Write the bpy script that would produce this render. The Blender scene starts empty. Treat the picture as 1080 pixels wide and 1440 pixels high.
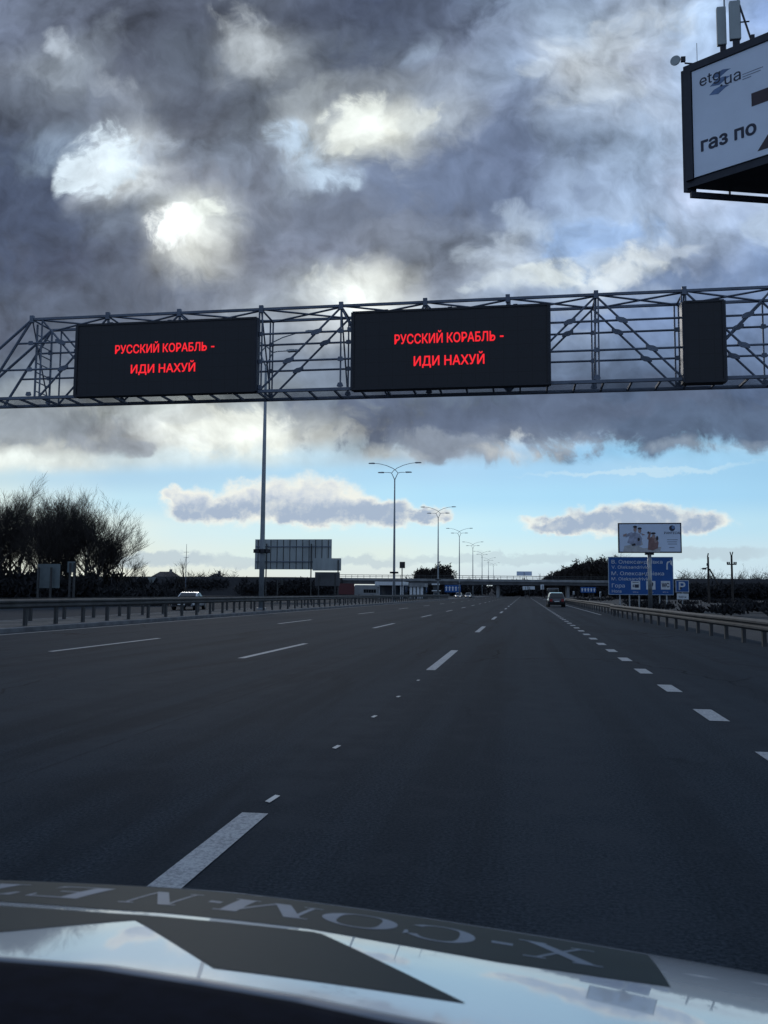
import bpy, bmesh, math, random
from math import sin, cos, pi, radians, sqrt, atan2, asin
from mathutils import Vector, Matrix, noise as mnoise

C = bpy.context.scene.collection
scene = bpy.context.scene

# ------------------------------------------------------------------ camera
F = 1240.0                       # focal length in photo pixels (photo 1080 x 1440)
CAMZ = 1.35
_yv = Vector((197 / F, -115 / F, -1)).normalized()
_xv = Vector((8150 / F, 49 / F, 1)); _xv = (_xv - _yv * _xv.dot(_yv)).normalized()
_zv = _xv.cross(_yv)
CM = Matrix((_xv, _yv, _zv))     # camera axes -> world
EYE = Vector((0, 0, CAMZ))
cam = bpy.data.cameras.new('camera'); camo = bpy.data.objects.new('camera', cam); C.objects.link(camo)
cam.sensor_fit = 'VERTICAL'; cam.sensor_height = 36; cam.sensor_width = 27; cam.lens = F / 1440 * 36
cam.dof.use_dof = True; cam.dof.focus_distance = 40; cam.dof.aperture_fstop = 9.5   # bonnet and dashboard go slightly soft
cam.clip_start = 0.05; cam.clip_end = 20000
camo.matrix_world = Matrix.Translation(EYE) @ CM.to_4x4()
scene.camera = camo


def ray(px, py): return CM @ Vector(((px - 540) / F, -(py - 720) / F, -1))
def at(px, py, Y): d = ray(px, py); return EYE + d * (Y / d.y)
def atz(px, py, z=0.0): d = ray(px, py); return EYE + d * ((z - CAMZ) / d.z)
def pq(px, py): d = ray(px, py); return d.x / d.y, d.z / d.y


# ------------------------------------------------------------------ sky and sun
SUN_AZ, SUN_EL = radians(-19), radians(20)
world = bpy.data.worlds.new('World'); scene.world = world; world.use_nodes = True
NT = world.node_tree; NT.nodes.clear()


def lin(c):
    return tuple(((v / 255) / 12.92 if v / 255 <= .04045 else ((v / 255 + .055) / 1.055) ** 2.4) for v in c) + (1,)


class N:
    """small helper for building node graphs"""
    def __init__(s, nt): s.nt = nt
    def new(s, t, **k):
        n = s.nt.nodes.new(t)
        for a, v in k.items(): setattr(n, a, v)
        return n
    def inp(s, sock, v):
        if v is None: return
        if hasattr(v, 'is_output'): s.nt.links.new(v, sock)
        else: sock.default_value = v
    def math(s, op, a, b=None, c=None, clamp=False):
        n = s.new('ShaderNodeMath', operation=op, use_clamp=clamp)
        s.inp(n.inputs[0], a); s.inp(n.inputs[1], b); s.inp(n.inputs[2], c); return n.outputs[0]
    def vmath(s, op, a, b=None):
        n = s.new('ShaderNodeVectorMath', operation=op); s.inp(n.inputs[0], a); s.inp(n.inputs[1], b); return n.outputs[0]
    def maprange(s, v, a, b, c=0., d=1., it='SMOOTHSTEP'):
        n = s.new('ShaderNodeMapRange', interpolation_type=it, clamp=True)
        s.inp(n.inputs[0], v); n.inputs[1].default_value = a; n.inputs[2].default_value = b
        n.inputs[3].default_value = c; n.inputs[4].default_value = d; return n.outputs[0]
    def mix(s, f, a, b, bt='MIX'):
        n = s.new('ShaderNodeMix', data_type='RGBA', blend_type=bt)
        s.inp(n.inputs[0], f); s.inp(n.inputs[6], a); s.inp(n.inputs[7], b); return n.outputs[2]
    def noise(s, vec, scale, detail=4, rough=.55, dist=0, col=False):
        n = s.new('ShaderNodeTexNoise'); s.inp(n.inputs['Vector'], vec); n.inputs['Scale'].default_value = scale
        n.inputs['Detail'].default_value = detail; n.inputs['Roughness'].default_value = rough; n.inputs['Distortion'].default_value = dist
        return n.outputs['Color'] if col else n.outputs['Fac']
    def xyz(s, x, y, z):
        n = s.new('ShaderNodeCombineXYZ'); s.inp(n.inputs[0], x); s.inp(n.inputs[1], y); s.inp(n.inputs[2], z); return n.outputs[0]
    def sep(s, v):
        n = s.new('ShaderNodeSeparateXYZ'); s.inp(n.inputs[0], v); return n.outputs
    def ramp(s, f, stops, it='LINEAR'):
        n = s.new('ShaderNodeValToRGB'); r = n.color_ramp; r.interpolation = it
        while len(r.elements) > 1: r.elements.remove(r.elements[-1])
        r.elements[0].position = stops[0][0]; r.elements[0].color = stops[0][1]
        for p, c in stops[1:]:
            e = r.elements.new(p); e.color = c
        s.inp(n.inputs[0], f); return n.outputs[0]


SKY_ROWS = [
 (0,   "6c7488 676e80 525868 505666 5f6676 525a6e 525c76 64708a 8292aa 94a4be a6b4ce a6b8d6 a5b9dc"),
 (60,  "767d8c 969eaa 585e6e 5c6473 b9bec3 5f6776 5f697d 737d94 8794ac a4b3c8 bcc8da b0c4e0 96afdc"),
 (120, "5c6476 5f6674 787e8a 5a6070 6e7684 7d828a 828892 8c96a8 91a0b9 c6cbd2 bcc6da aec2e0 a0b4d7"),
 (175, "556076 8291a5 bec3c8 646a78 69717f bec3c6 e8e8de aab2be 7d8aa5 a8b6cc b8c4d8 b2c2dc a5b9d7"),
 (230, "465068 556078 ebf0f4 8c919e 737a8a aab6c6 969eac 737d94 6c7894 90a0ba a0b2cc b0c0da b4c3dc"),
 (285, "485064 4e586e 788294 dcded8 7d8494 6c7487 70788a 6e788e 707d98 92a2bc a2b4d0 b8c2da bec8dc"),
 (340, "4e566a 4c546a 5f687c e0e0da 737a8c 737a8c 7d8494 7d8698 96a2b6 a6bad8 b6c6de aab9d2 a5b6d4"),
 (395, "586072 565e71 646c7e 767e8f 878e9c a4aab0 d8d8d2 828a9b bec8d7 b4c4da c4d0e0 96a5c3 7d91b4"),
 (450, "5c6478 5c6678 697385 737d8e 8791a0 b4bac2 c8ccce a0aabc 8c9bb2 96a5be 7d8eaf 7387ac 7387aa"),
 (510, "646e7d 646e7e 6e7887 707a8a 6e7a8c 707c8e 6e7a8e 6e7a91 707e96 70809b 6e809e 6c7e9e 6c7e9e"),
 (560, "969ea5 afb4b4 a5aaac b9bebc 96a0a8 6e7a8a 647082 5f6c80 5c6a80 586780 55647e 55647e 556480"),
 (590, "91969c 828994 a0a2a5 ebece4 bec3c4 7d848e 69727f 626c7e 5f6a7e 5c687e 5a677e 58667e 55647e"),
 (615, "b4b6b4 b4b6b4 969ba2 e6e8e2 ebece6 bec0be 7d8491 767e8e b4b8bc aabed2 96b4cd 7891af 697d9b"),
 (640, "e1e4de d7dcda c8d6dc d7e4e8 dce6e6 bed7e6 b4c3d0 a5afbe a5bed4 96c3e4 9bcdee a0cdeb a5cde8"),
 (665, "c8dee6 bedaea b2d4ea b2d5ec b4d7ee b4d9f0 b0d8f2 b0d6f2 acd5f2 aad3f1 aed5f0 a6d1ee a2ceec"),
 (700, "e1eeeb d7ebf0 c3e4f2 bee1f3 bee2f3 bce2f5 b9e2f7 b4e0f8 b2def7 afdcf6 addaf5 aad7f3 a8d4f0"),
 (740, "e8eee4 e6eee4 e1eeeb d7ecf0 d4ecf2 d4eef3 d2eef6 cdedf8 c8ebf8 c6e8f6 c3e4f3 c0e2f2 bee0f0"),
 (780, "eceee1 eceee1 e6ece2 e2ece8 deece8 dceae6 e1ece6 deeeec d8ecee d4e8ec d0e4ea cde2ea cde2eb"),
 (815, "e8e8da e8e8da e6e6da e4e6dc e1e4de dee4e2 dee4e4 d7e0e4 d0dce4 cddae4 cddce6 cddee8 cddee8"),
]


def build_sky():
    g = N(NT)
    tc = g.new('ShaderNodeTexCoord').outputs['Generated']
    d = g.sep(tc)
    Y = g.math('MAXIMUM', d[1], .06)
    p = g.math('DIVIDE', d[0], Y); q = g.math('DIVIDE', d[2], Y)
    PQ = g.xyz(p, q, 0.)
    # how turbulent: rolling clouds above, calm band near the horizon
    calm = g.maprange(q, .10, .24, .10, 1.)
    w1 = g.noise(PQ, 7., 4, .5, col=True)
    w2 = g.noise(g.vmath('ADD', PQ, (3.1, 7.7, 0)), 22., 4, .5, col=True)
    o1 = g.sep(w1); o2 = g.sep(w2)
    def warp(base, a, b, A, B):
        x = g.math('MULTIPLY', g.math('SUBTRACT', a, .5), A)
        y = g.math('MULTIPLY', g.math('SUBTRACT', b, .5), B)
        return g.math('ADD', base, g.math('MULTIPLY', g.math('ADD', x, y), calm))
    p2 = warp(p, o1[0], o2[0], .09, .022); q2 = warp(q, o1[1], o2[1], .07, .02)
    P0, P1 = -.85, .55
    pn = g.maprange(p2, P0, P1, it='LINEAR')
    col = None; prev = None
    for y, row in SKY_ROWS:
        stops = []
        for i, h in enumerate(row.split()):
            pp = pq(i * 90, y)[0]
            stops.append(((pp - P0) / (P1 - P0), lin(tuple(int(h[k:k + 2], 16) for k in (0, 2, 4)))))
        r = g.ramp(pn, stops, 'EASE')
        qq = pq(540, y)[1]
        if col is None: col = r
        else: col = g.mix(g.maprange(q2, prev, qq), col, r)
        prev = qq
    # cloud texture: light and dark folds inside the deck
    sx = g.xyz(g.math('ADD', p2, g.math('MULTIPLY', q2, .2)), g.math('MULTIPLY', q2, .98), 1.7)
    n1 = g.noise(sx, 11., 8, .55, .12)
    n2 = g.noise(g.vmath('ADD', sx, (5., 2., 0)), 20., 6, .5, .6)
    toward = (-.006, .013, 0.)                       # relief: folds are lit from the side of the hidden sun
    r1 = g.noise(sx, 15., 7, .54, .05); n1b = g.noise(g.vmath('ADD', sx, toward), 15., 7, .54, .05)
    relief = g.math('MULTIPLY', g.math('SUBTRACT', r1, n1b), 1.35)
    tex = g.math('ADD', g.math('MULTIPLY', g.math('SUBTRACT', n1, .5), 1.2), g.math('MULTIPLY', g.math('SUBTRACT', n2, .5), .3))
    amt = g.maprange(q, .13, .2, .0, 1.)
    gain = g.math('ADD', 1., g.math('MULTIPLY', g.math('MULTIPLY', g.math('ADD', tex, relief), 1.25), amt))
    col = g.mix(1., col, g.xyz(gain, gain, gain), 'MULTIPLY')
    wv = g.xyz(p2, q2, 0)
    def blob(px, py, rx, ry, vec, ang=0):
        c = pq(px, py)
        m = g.new('ShaderNodeMapping', vector_type='TEXTURE')
        g.inp(m.inputs[0], vec); m.inputs[1].default_value = (c[0], c[1], 0); m.inputs[2].default_value = (0, 0, ang)
        m.inputs[3].default_value = (rx / F, ry / F, 1)
        t = g.new('ShaderNodeTexGradient', gradient_type='SPHERICAL'); g.inp(t.inputs[0], m.outputs[0]); return t.outputs['Fac']
    # single cloud banks, rents and lit edges: (centre, radii, turn, colour, opacity, softness)
    rag = g.math('ADD', g.math('MULTIPLY', g.math('SUBTRACT', g.noise(sx, 20., 8, .58, .2), .5), 1.7), g.math('MULTIPLY', g.math('SUBTRACT', g.noise(g.vmath('ADD', sx, (2., 9., 0.)), 46., 5, .55), .5), .5))
    for px, py, rx, ry, a, c, op, soft in [
            (30, 300, 200, 190, 0, (76, 87, 112), .85, .5), (560, 20, 230, 110, .1, (84, 93, 114), .8, .5), (270, 120, 170, 110, -.5, (98, 106, 122), .7, .5),
            (60, 20, 150, 40, 0, (104, 112, 130), .6, .5), (635, 245, 260, 100, -.05, (106, 119, 146), .85, .45), (430, 290, 190, 80, -.2, (112, 121, 140), .7, .45),
            (130, 420, 260, 80, 0, (92, 102, 122), .7, .5), (960, 420, 330, 75, .08, (122, 141, 176), .85, .3), (60, 130, 170, 50, -.2, (104, 112, 128), .6, .5),
            (845, 335, 150, 50, .1, (160, 188, 230), .8, .5), (448, 214, 110, 56, -.6, (194, 211, 230), 1., .45), (1000, 190, 260, 160, 0, (172, 192, 222), .55, .6),
            (356, 64, 115, 56, -.85, (196, 201, 207), .9, .6), (160, 60, 80, 60, -.5, (138, 146, 160), .6, .8), (88, 72, 50, 26, -.7, (200, 208, 220), .8, .6), (155, 120, 60, 30, -.4, (148, 154, 165), .7, .4),
            (590, 68, 70, 30, .2, (165, 180, 202), .7, .7), (860, 60, 150, 70, .3, (206, 213, 222), .7, .5), (740, 110, 60, 22, .3, (196, 206, 220), .7, .4), (850, 130, 120, 40, .2, (204, 212, 222), .6, .5),
            (310, 225, 150, 60, -.2, (136, 147, 166), .7, .6), (144, 224, 78, 88, -.3, (224, 236, 246), 1., .3), (210, 200, 60, 40, .2, (176, 184, 196), .7, .4), (506, 172, 84, 66, .2, (234, 236, 229), 1., .36), (590, 172, 70, 34, .3, (214, 217, 214), .8, .35), (430, 130, 90, 40, .3, (160, 166, 172), .6, .5),
            (238, 330, 58, 50, .1, (252, 253, 250), 1., .26), (284, 302, 64, 26, .55, (238, 241, 234), 1., .35), (500, 405, 130, 70, 0, (216, 218, 214), .8, .5), (500, 415, 60, 40, 0, (246, 247, 240), .8, .5), (370, 430, 150, 40, .1, (160, 168, 178), .6, .5),
            (700, 350, 80, 60, .3, (192, 202, 216), .7, .4), (775, 388, 80, 36, .15, (226, 232, 234), .95, .3), (700, 402, 70, 24, .1, (206, 214, 222), .8, .4), (735, 300, 80, 26, -.5, (186, 200, 220), .7, .5), (875, 370, 100, 46, .3, (226, 232, 238), .95, .3), (950, 345, 60, 20, .1, (200, 210, 226), .8, .3), (820, 420, 190, 30, 0, (160, 174, 198), .7, .4), (1070, 320, 50, 60, 0, (190, 204, 222), .6, .4),
            (570, 352, 55, 26, .1, (130, 138, 154), .8, .35), (760, 590, 480, 75, 0, (92, 104, 128), .9, .25), (640, 632, 130, 34, -.1, (140, 148, 162), .8, .3), (1020, 600, 220, 46, 0, (88, 103, 128), .9, .25),
            (60, 590, 190, 60, 0, (140, 147, 156), .8, .3), (150, 622, 110, 26, -.1, (150, 156, 166), .8, .3), (330, 612, 130, 50, 0, (242, 243, 234), .95, .3), (250, 590, 90, 22, 0, (200, 204, 204), .7, .4),
            (70, 645, 170, 24, 0, (228, 232, 226), .8, .6), (540, 642, 80, 18, -.1, (200, 204, 204), .7, .6), (720, 642, 90, 20, -.1, (206, 206, 204), .7, .6), (800, 628, 110, 26, 0, (190, 196, 202), .7, .7), (1000, 630, 140, 16, 0, (176, 188, 202), .6, .7), (440, 600, 80, 36, 0, (200, 203, 200), .6, .7)]:
        b = blob(px, py, rx, ry, wv, a)
        m = g.math('MULTIPLY', g.maprange(g.math('MULTIPLY_ADD', g.maprange(b, 0., .3), g.math('MULTIPLY', rag, 1.7), b), .10, .10 + soft * 1.9), op)
        shade = g.math('ADD', 1., g.math('MULTIPLY', g.math('ADD', tex, relief), .85))
        lc = lin(c); cc = g.mix(1., lc, g.xyz(shade, shade, shade), 'MULTIPLY')
        col = g.mix(m, col, cc)
    # where the hidden sun burns through
    glow = None
    for px, py, rx, ry, s, a in [(245, 325, 75, 52, .4, 0), (142, 235, 70, 70, .2, 0), (495, 430, 120, 60, .4, 0), (505, 180, 80, 40, .2, .15), (320, 620, 120, 36, .2, 0)]:
        b = g.math('MULTIPLY', g.math('POWER', blob(px, py, rx, ry, wv, a), 1.3), s)
        glow = b if glow is None else g.math('ADD', glow, b)
    col = g.mix(1., col, g.mix(g.math('MINIMUM', glow, 1.), (0, 0, 0, 1), (1., 1., .97, 1)), 'ADD')
    col = g.mix(1., col, (.96, 1.01, 1.03, 1), 'MULTIPLY')
    # separate cumulus clouds low in the clear band
    wn = g.noise(g.xyz(p, g.math('MULTIPLY', q, 1.3), 4.), 38., 6, .6, col=True); on = g.sep(wn)
    wn2 = g.noise(g.xyz(p, q, 9.), 14., 4, .5, col=True); om = g.sep(wn2)
    cp = g.math('ADD', p, g.math('ADD', g.math('MULTIPLY', g.math('SUBTRACT', on[0], .5), .034), g.math('MULTIPLY', g.math('SUBTRACT', om[0], .5), .05)))
    cq = g.math('ADD', q, g.math('ADD', g.math('MULTIPLY', g.math('SUBTRACT', on[1], .5), .028), g.math('MULTIPLY', g.math('SUBTRACT', om[1], .5), .02)))
    cv = g.xyz(cp, cq, 0)
    m = None
    for px, py, rx, ry in [(262, 712, 62, 36), (245, 700, 34, 26), (305, 718, 66, 30), (345, 708, 60, 42), (395, 706, 82, 50), (450, 704, 80, 52), (495, 716, 66, 38), (545, 722, 66, 26), (600, 722, 42, 16), (420, 725, 130, 26),
                           (790, 736, 80, 17), (850, 731, 85, 28), (915, 728, 95, 33), (980, 735, 70, 22)]:
        b = blob(px, py, rx, ry, cv); m = b if m is None else g.math('SMOOTH_MAX', m, b, .12)
    fine = g.noise(g.xyz(p, q, 2.), 60., 6, .62)
    m = g.math('ADD', m, g.math('MULTIPLY', g.math('MULTIPLY', g.math('SUBTRACT', fine, .5), .25), g.maprange(m, .10, .2)))
    under = g.maprange(g.math('ADD', cq, g.math('MULTIPLY', g.math('SUBTRACT', fine, .5), .02)), pq(540, 716)[1], pq(540, 690)[1])
    crel = g.noise(g.xyz(p, q, 2.6), 30., 6, .6); crel2 = g.noise(g.vmath('ADD', g.xyz(p, q, 2.6), (-.004, .010, 0)), 30., 6, .6)
    rel = g.math('MULTIPLY', g.math('SUBTRACT', crel, crel2), 2.2)
    inner = g.mix(under, lin((164, 182, 205)), lin((200, 211, 224)))
    edge = g.math('SUBTRACT', g.maprange(m, .22, .7), g.math('MULTIPLY', under, .35))
    ccol = g.mix(g.math('SUBTRACT', edge, rel, clamp=True), lin((240, 243, 236)), inner)
    col = g.mix(g.maprange(m, .10, .48), col, ccol)
    # thin far layers and a contrail-like streak
    st = None
    for px, py, rx, ry, s, a in [(235, 785, 130, 14, .8, 0), (330, 788, 130, 9, .6, 0), (520, 790, 90, 9, .6, 0), (700, 785, 220, 10, .5, 0), (960, 780, 150, 12, .6, 0), (150, 772, 60, 8, .3, 0)]:
        b = g.math('MULTIPLY', g.maprange(blob(px, py, rx, ry, cv, a), 0., .5), s); st = b if st is None else g.math('MAXIMUM', st, b)
    col = g.mix(st, col, lin((182, 200, 212)))
    sk = g.math('MULTIPLY', g.maprange(blob(900, 661, 190, 6, cv, .045), 0, .6), .55)
    col = g.mix(sk, col, lin((205, 232, 245)))
    # everything the photograph does not show: the same broken overcast all round
    gn = g.noise(g.vmath('MULTIPLY', tc, (1, 1, 1.6)), 3.2, 7, .58, .3)
    gen = g.ramp(gn, [(.34, lin((88, 106, 138))), (.5, lin((138, 160, 194))), (.6, lin((180, 204, 234))), (.74, lin((222, 236, 248)))])
    side = g.math('MAXIMUM', g.math('MAXIMUM', g.maprange(p, .36, .75), g.maprange(p, -.72, -1.15)), g.maprange(q, .74, 1.05))
    low = g.maprange(q, .16, .26)
    behind = g.maprange(d[1], .35, .15)
    out = g.math('MAXIMUM', g.math('MULTIPLY', side, low), behind)
    col = g.mix(out, col, gen)
    sky = g.new('ShaderNodeTexSky', sky_type='NISHITA', sun_disc=False, sun_elevation=SUN_EL, sun_rotation=SUN_AZ)
    b1 = g.new('ShaderNodeBackground'); g.inp(b1.inputs[0], sky.outputs[0]); b1.inputs[1].default_value = .05
    b2 = g.new('ShaderNodeBackground'); g.inp(b2.inputs[0], col); b2.inputs[1].default_value = 1.0
    ms = g.new('ShaderNodeMixShader'); ms.inputs[0].default_value = .98   # a little of the clear sky through the thin cloud
    NT.links.new(b1.outputs[0], ms.inputs[1]); NT.links.new(b2.outputs[0], ms.inputs[2])
    o = g.new('ShaderNodeOutputWorld'); NT.links.new(ms.outputs[0], o.inputs[0])


build_sky()
sun = bpy.data.lights.new('sun', 'SUN'); sun.energy = .5; sun.angle = radians(12); sun.color = (1, .97, .93)
suno = bpy.data.objects.new('sun', sun); C.objects.link(suno)
suno.rotation_euler = Vector((-sin(SUN_AZ) * cos(SUN_EL), -cos(SUN_AZ) * cos(SUN_EL), -sin(SUN_EL))).to_track_quat('-Z', 'Y').to_euler()
scene.view_settings.view_transform = 'Standard'; scene.view_settings.look = 'None'
scene.view_settings.exposure = 0; scene.view_settings.gamma = 1
scene.render.engine = 'CYCLES'

# ------------------------------------------------------------------ materials
def mat(name, col, rough=.7, metal=0., var=.15, scale=3., bump=0., bscale=40., spec=.5, coat=0., stretch=(1, 1, 1), emit=None, estr=0.):
    m = bpy.data.materials.new(name); m.use_nodes = True; nt = m.node_tree
    b = nt.nodes['Principled BSDF']; g = N(nt)
    b.inputs['Roughness'].default_value = rough; b.inputs['Metallic'].default_value = metal
    b.inputs['Specular IOR Level'].default_value = spec
    if coat: b.inputs['Coat Weight'].default_value = coat; b.inputs['Coat Roughness'].default_value = .03
    tc = g.new('ShaderNodeTexCoord').outputs['Object']
    v = g.vmath('MULTIPLY', tc, stretch)
    n = g.noise(v, scale, 5, .6)
    lo = tuple(c * (1 - var) for c in col) + (1,); hi = tuple(min(1, c * (1 + var)) for c in col) + (1,)
    c = g.mix(g.maprange(n, .3, .7), lo, hi); nt.links.new(c, b.inputs['Base Color'])
    if bump:
        bn = g.new('ShaderNodeBump'); bn.inputs['Strength'].default_value = bump; bn.inputs['Distance'].default_value = .02
        g.inp(bn.inputs['Height'], g.noise(tc, bscale, 4, .6)); nt.links.new(bn.outputs[0], b.inputs['Normal'])
    if emit: b.inputs['Emission Color'].default_value = emit + (1,); b.inputs['Emission Strength'].default_value = estr
    return m


def asphalt_mat():
    m = bpy.data.materials.new('asphalt'); m.use_nodes = True; nt = m.node_tree; g = N(nt)
    b = nt.nodes['Principled BSDF']
    tc = g.new('ShaderNodeTexCoord').outputs['Object']
    fine = g.noise(tc, 48., 4, .75); mid = g.noise(tc, 2.2, 5, .6)
    long = g.noise(g.vmath('MULTIPLY', tc, (1.6, .035, 1)), 1., 4, .6)     # worn wheel tracks run along the road
    c = g.mix(g.maprange(fine, .3, .72), (.0110, .0165, .0225, 1), (.043, .0565, .071, 1))
    c = g.mix(g.math('MULTIPLY', g.maprange(long, .42, .62), .4), c, (.0135, .018, .0235, 1))
    c = g.mix(g.math('MULTIPLY', g.maprange(mid, .5, .7), .4), c, (.034, .042, .051, 1))
    # paler polished wheel tracks, two to a lane
    s = g.sep(tc); wob = g.math('MULTIPLY', g.math('SUBTRACT', g.noise(g.vmath('MULTIPLY', tc, (0, .03, 0)), 1., 3), .5), .8)
    tr = g.math('ABSOLUTE', g.math('SINE', g.math('MULTIPLY', g.math('ADD', g.math('ADD', s[0], wob), .75), pi / 1.95)))
    c = g.mix(g.math('MULTIPLY', g.maprange(tr, .72, .98), g.maprange(mid, .35, .6, .12, .5)), c, (.036, .0445, .054, 1))
    # oil drip line down the lane middles, sealed cracks and cut patches
    big = g.noise(g.vmath('MULTIPLY', tc, (.5, .09, 1)), 1., 4, .6, 1.)
    c = g.mix(g.math('MULTIPLY', g.maprange(big, .56, .64), .35), c, (.012, .0155, .020, 1))
    vo = g.new('ShaderNodeTexVoronoi', feature='DISTANCE_TO_EDGE'); g.inp(vo.inputs['Vector'], g.vmath('ADD', g.vmath('MULTIPLY', tc, (.30, .085, 0)), g.vmath('MULTIPLY', g.noise(tc, .7, 5, .6, col=True), (.25, .25, 0)))); vo.inputs['Scale'].default_value = 1.
    crk = g.math('MULTIPLY', g.maprange(vo.outputs['Distance'], .010, .003), g.maprange(g.noise(tc, .09, 2), .5, .58))
    c = g.mix(g.math('MULTIPLY', crk, .8), c, (.007, .009, .012, 1))
    seam2 = g.maprange(g.math('ABSOLUTE', g.math('ADD', g.math('ADD', s[0], g.math('MULTIPLY', wob, .06)), 3.62)), .03, .012)
    c = g.mix(g.math('MULTIPLY', seam2, g.maprange(mid, .4, .55, .0, .35)), c, (.008, .0105, .0135, 1))
    nt.links.new(c, b.inputs['Base Color'])
    b.inputs['Roughness'].default_value = .9; b.inputs['Specular IOR Level'].default_value = .04
    bn = g.new('ShaderNodeBump'); bn.inputs['Strength'].default_value = .5; bn.inputs['Distance'].default_value = .008
    g.inp(bn.inputs['Height'], g.noise(tc, 90., 3, .7)); nt.links.new(bn.outputs[0], b.inputs['Normal'])
    return m


def paint_mat():
    m = bpy.data.materials.new('road_paint'); m.use_nodes = True; nt = m.node_tree; g = N(nt)
    b = nt.nodes['Principled BSDF']; tc = g.new('ShaderNodeTexCoord').outputs['Object']
    n = g.noise(tc, 38., 6, .8); w = g.noise(tc, 4., 5, .7)
    k = g.math('ADD', g.maprange(n, .36, .6), g.math('MULTIPLY', g.math('SUBTRACT', w, .5), 1.6), clamp=True)
    c = g.mix(k, (.17, .185, .2, 1), (.37, .39, .40, 1)); nt.links.new(c, b.inputs['Base Color'])
    b.inputs['Roughness'].default_value = .8
    return m


def soil_mat(name, c1, c2, scale):
    m = bpy.data.materials.new(name); m.use_nodes = True; nt = m.node_tree; g = N(nt)
    b = nt.nodes['Principled BSDF']; tc = g.new('ShaderNodeTexCoord').outputs['Object']
    n = g.noise(tc, scale, 8, .65); n2 = g.noise(tc, scale * 9, 4, .7)
    f = g.maprange(g.math('ADD', n, g.math('MULTIPLY', g.math('SUBTRACT', n2, .5), .5)), .32, .68)
    nt.links.new(g.mix(f, c1 + (1,), c2 + (1,)), b.inputs['Base Color']); b.inputs['Roughness'].default_value = .95
    bn = g.new('ShaderNodeBump'); bn.inputs['Strength'].default_value = .8; bn.inputs['Distance'].default_value = .1
    g.inp(bn.inputs['Height'], n2); nt.links.new(bn.outputs[0], b.inputs['Normal'])
    return m


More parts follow.
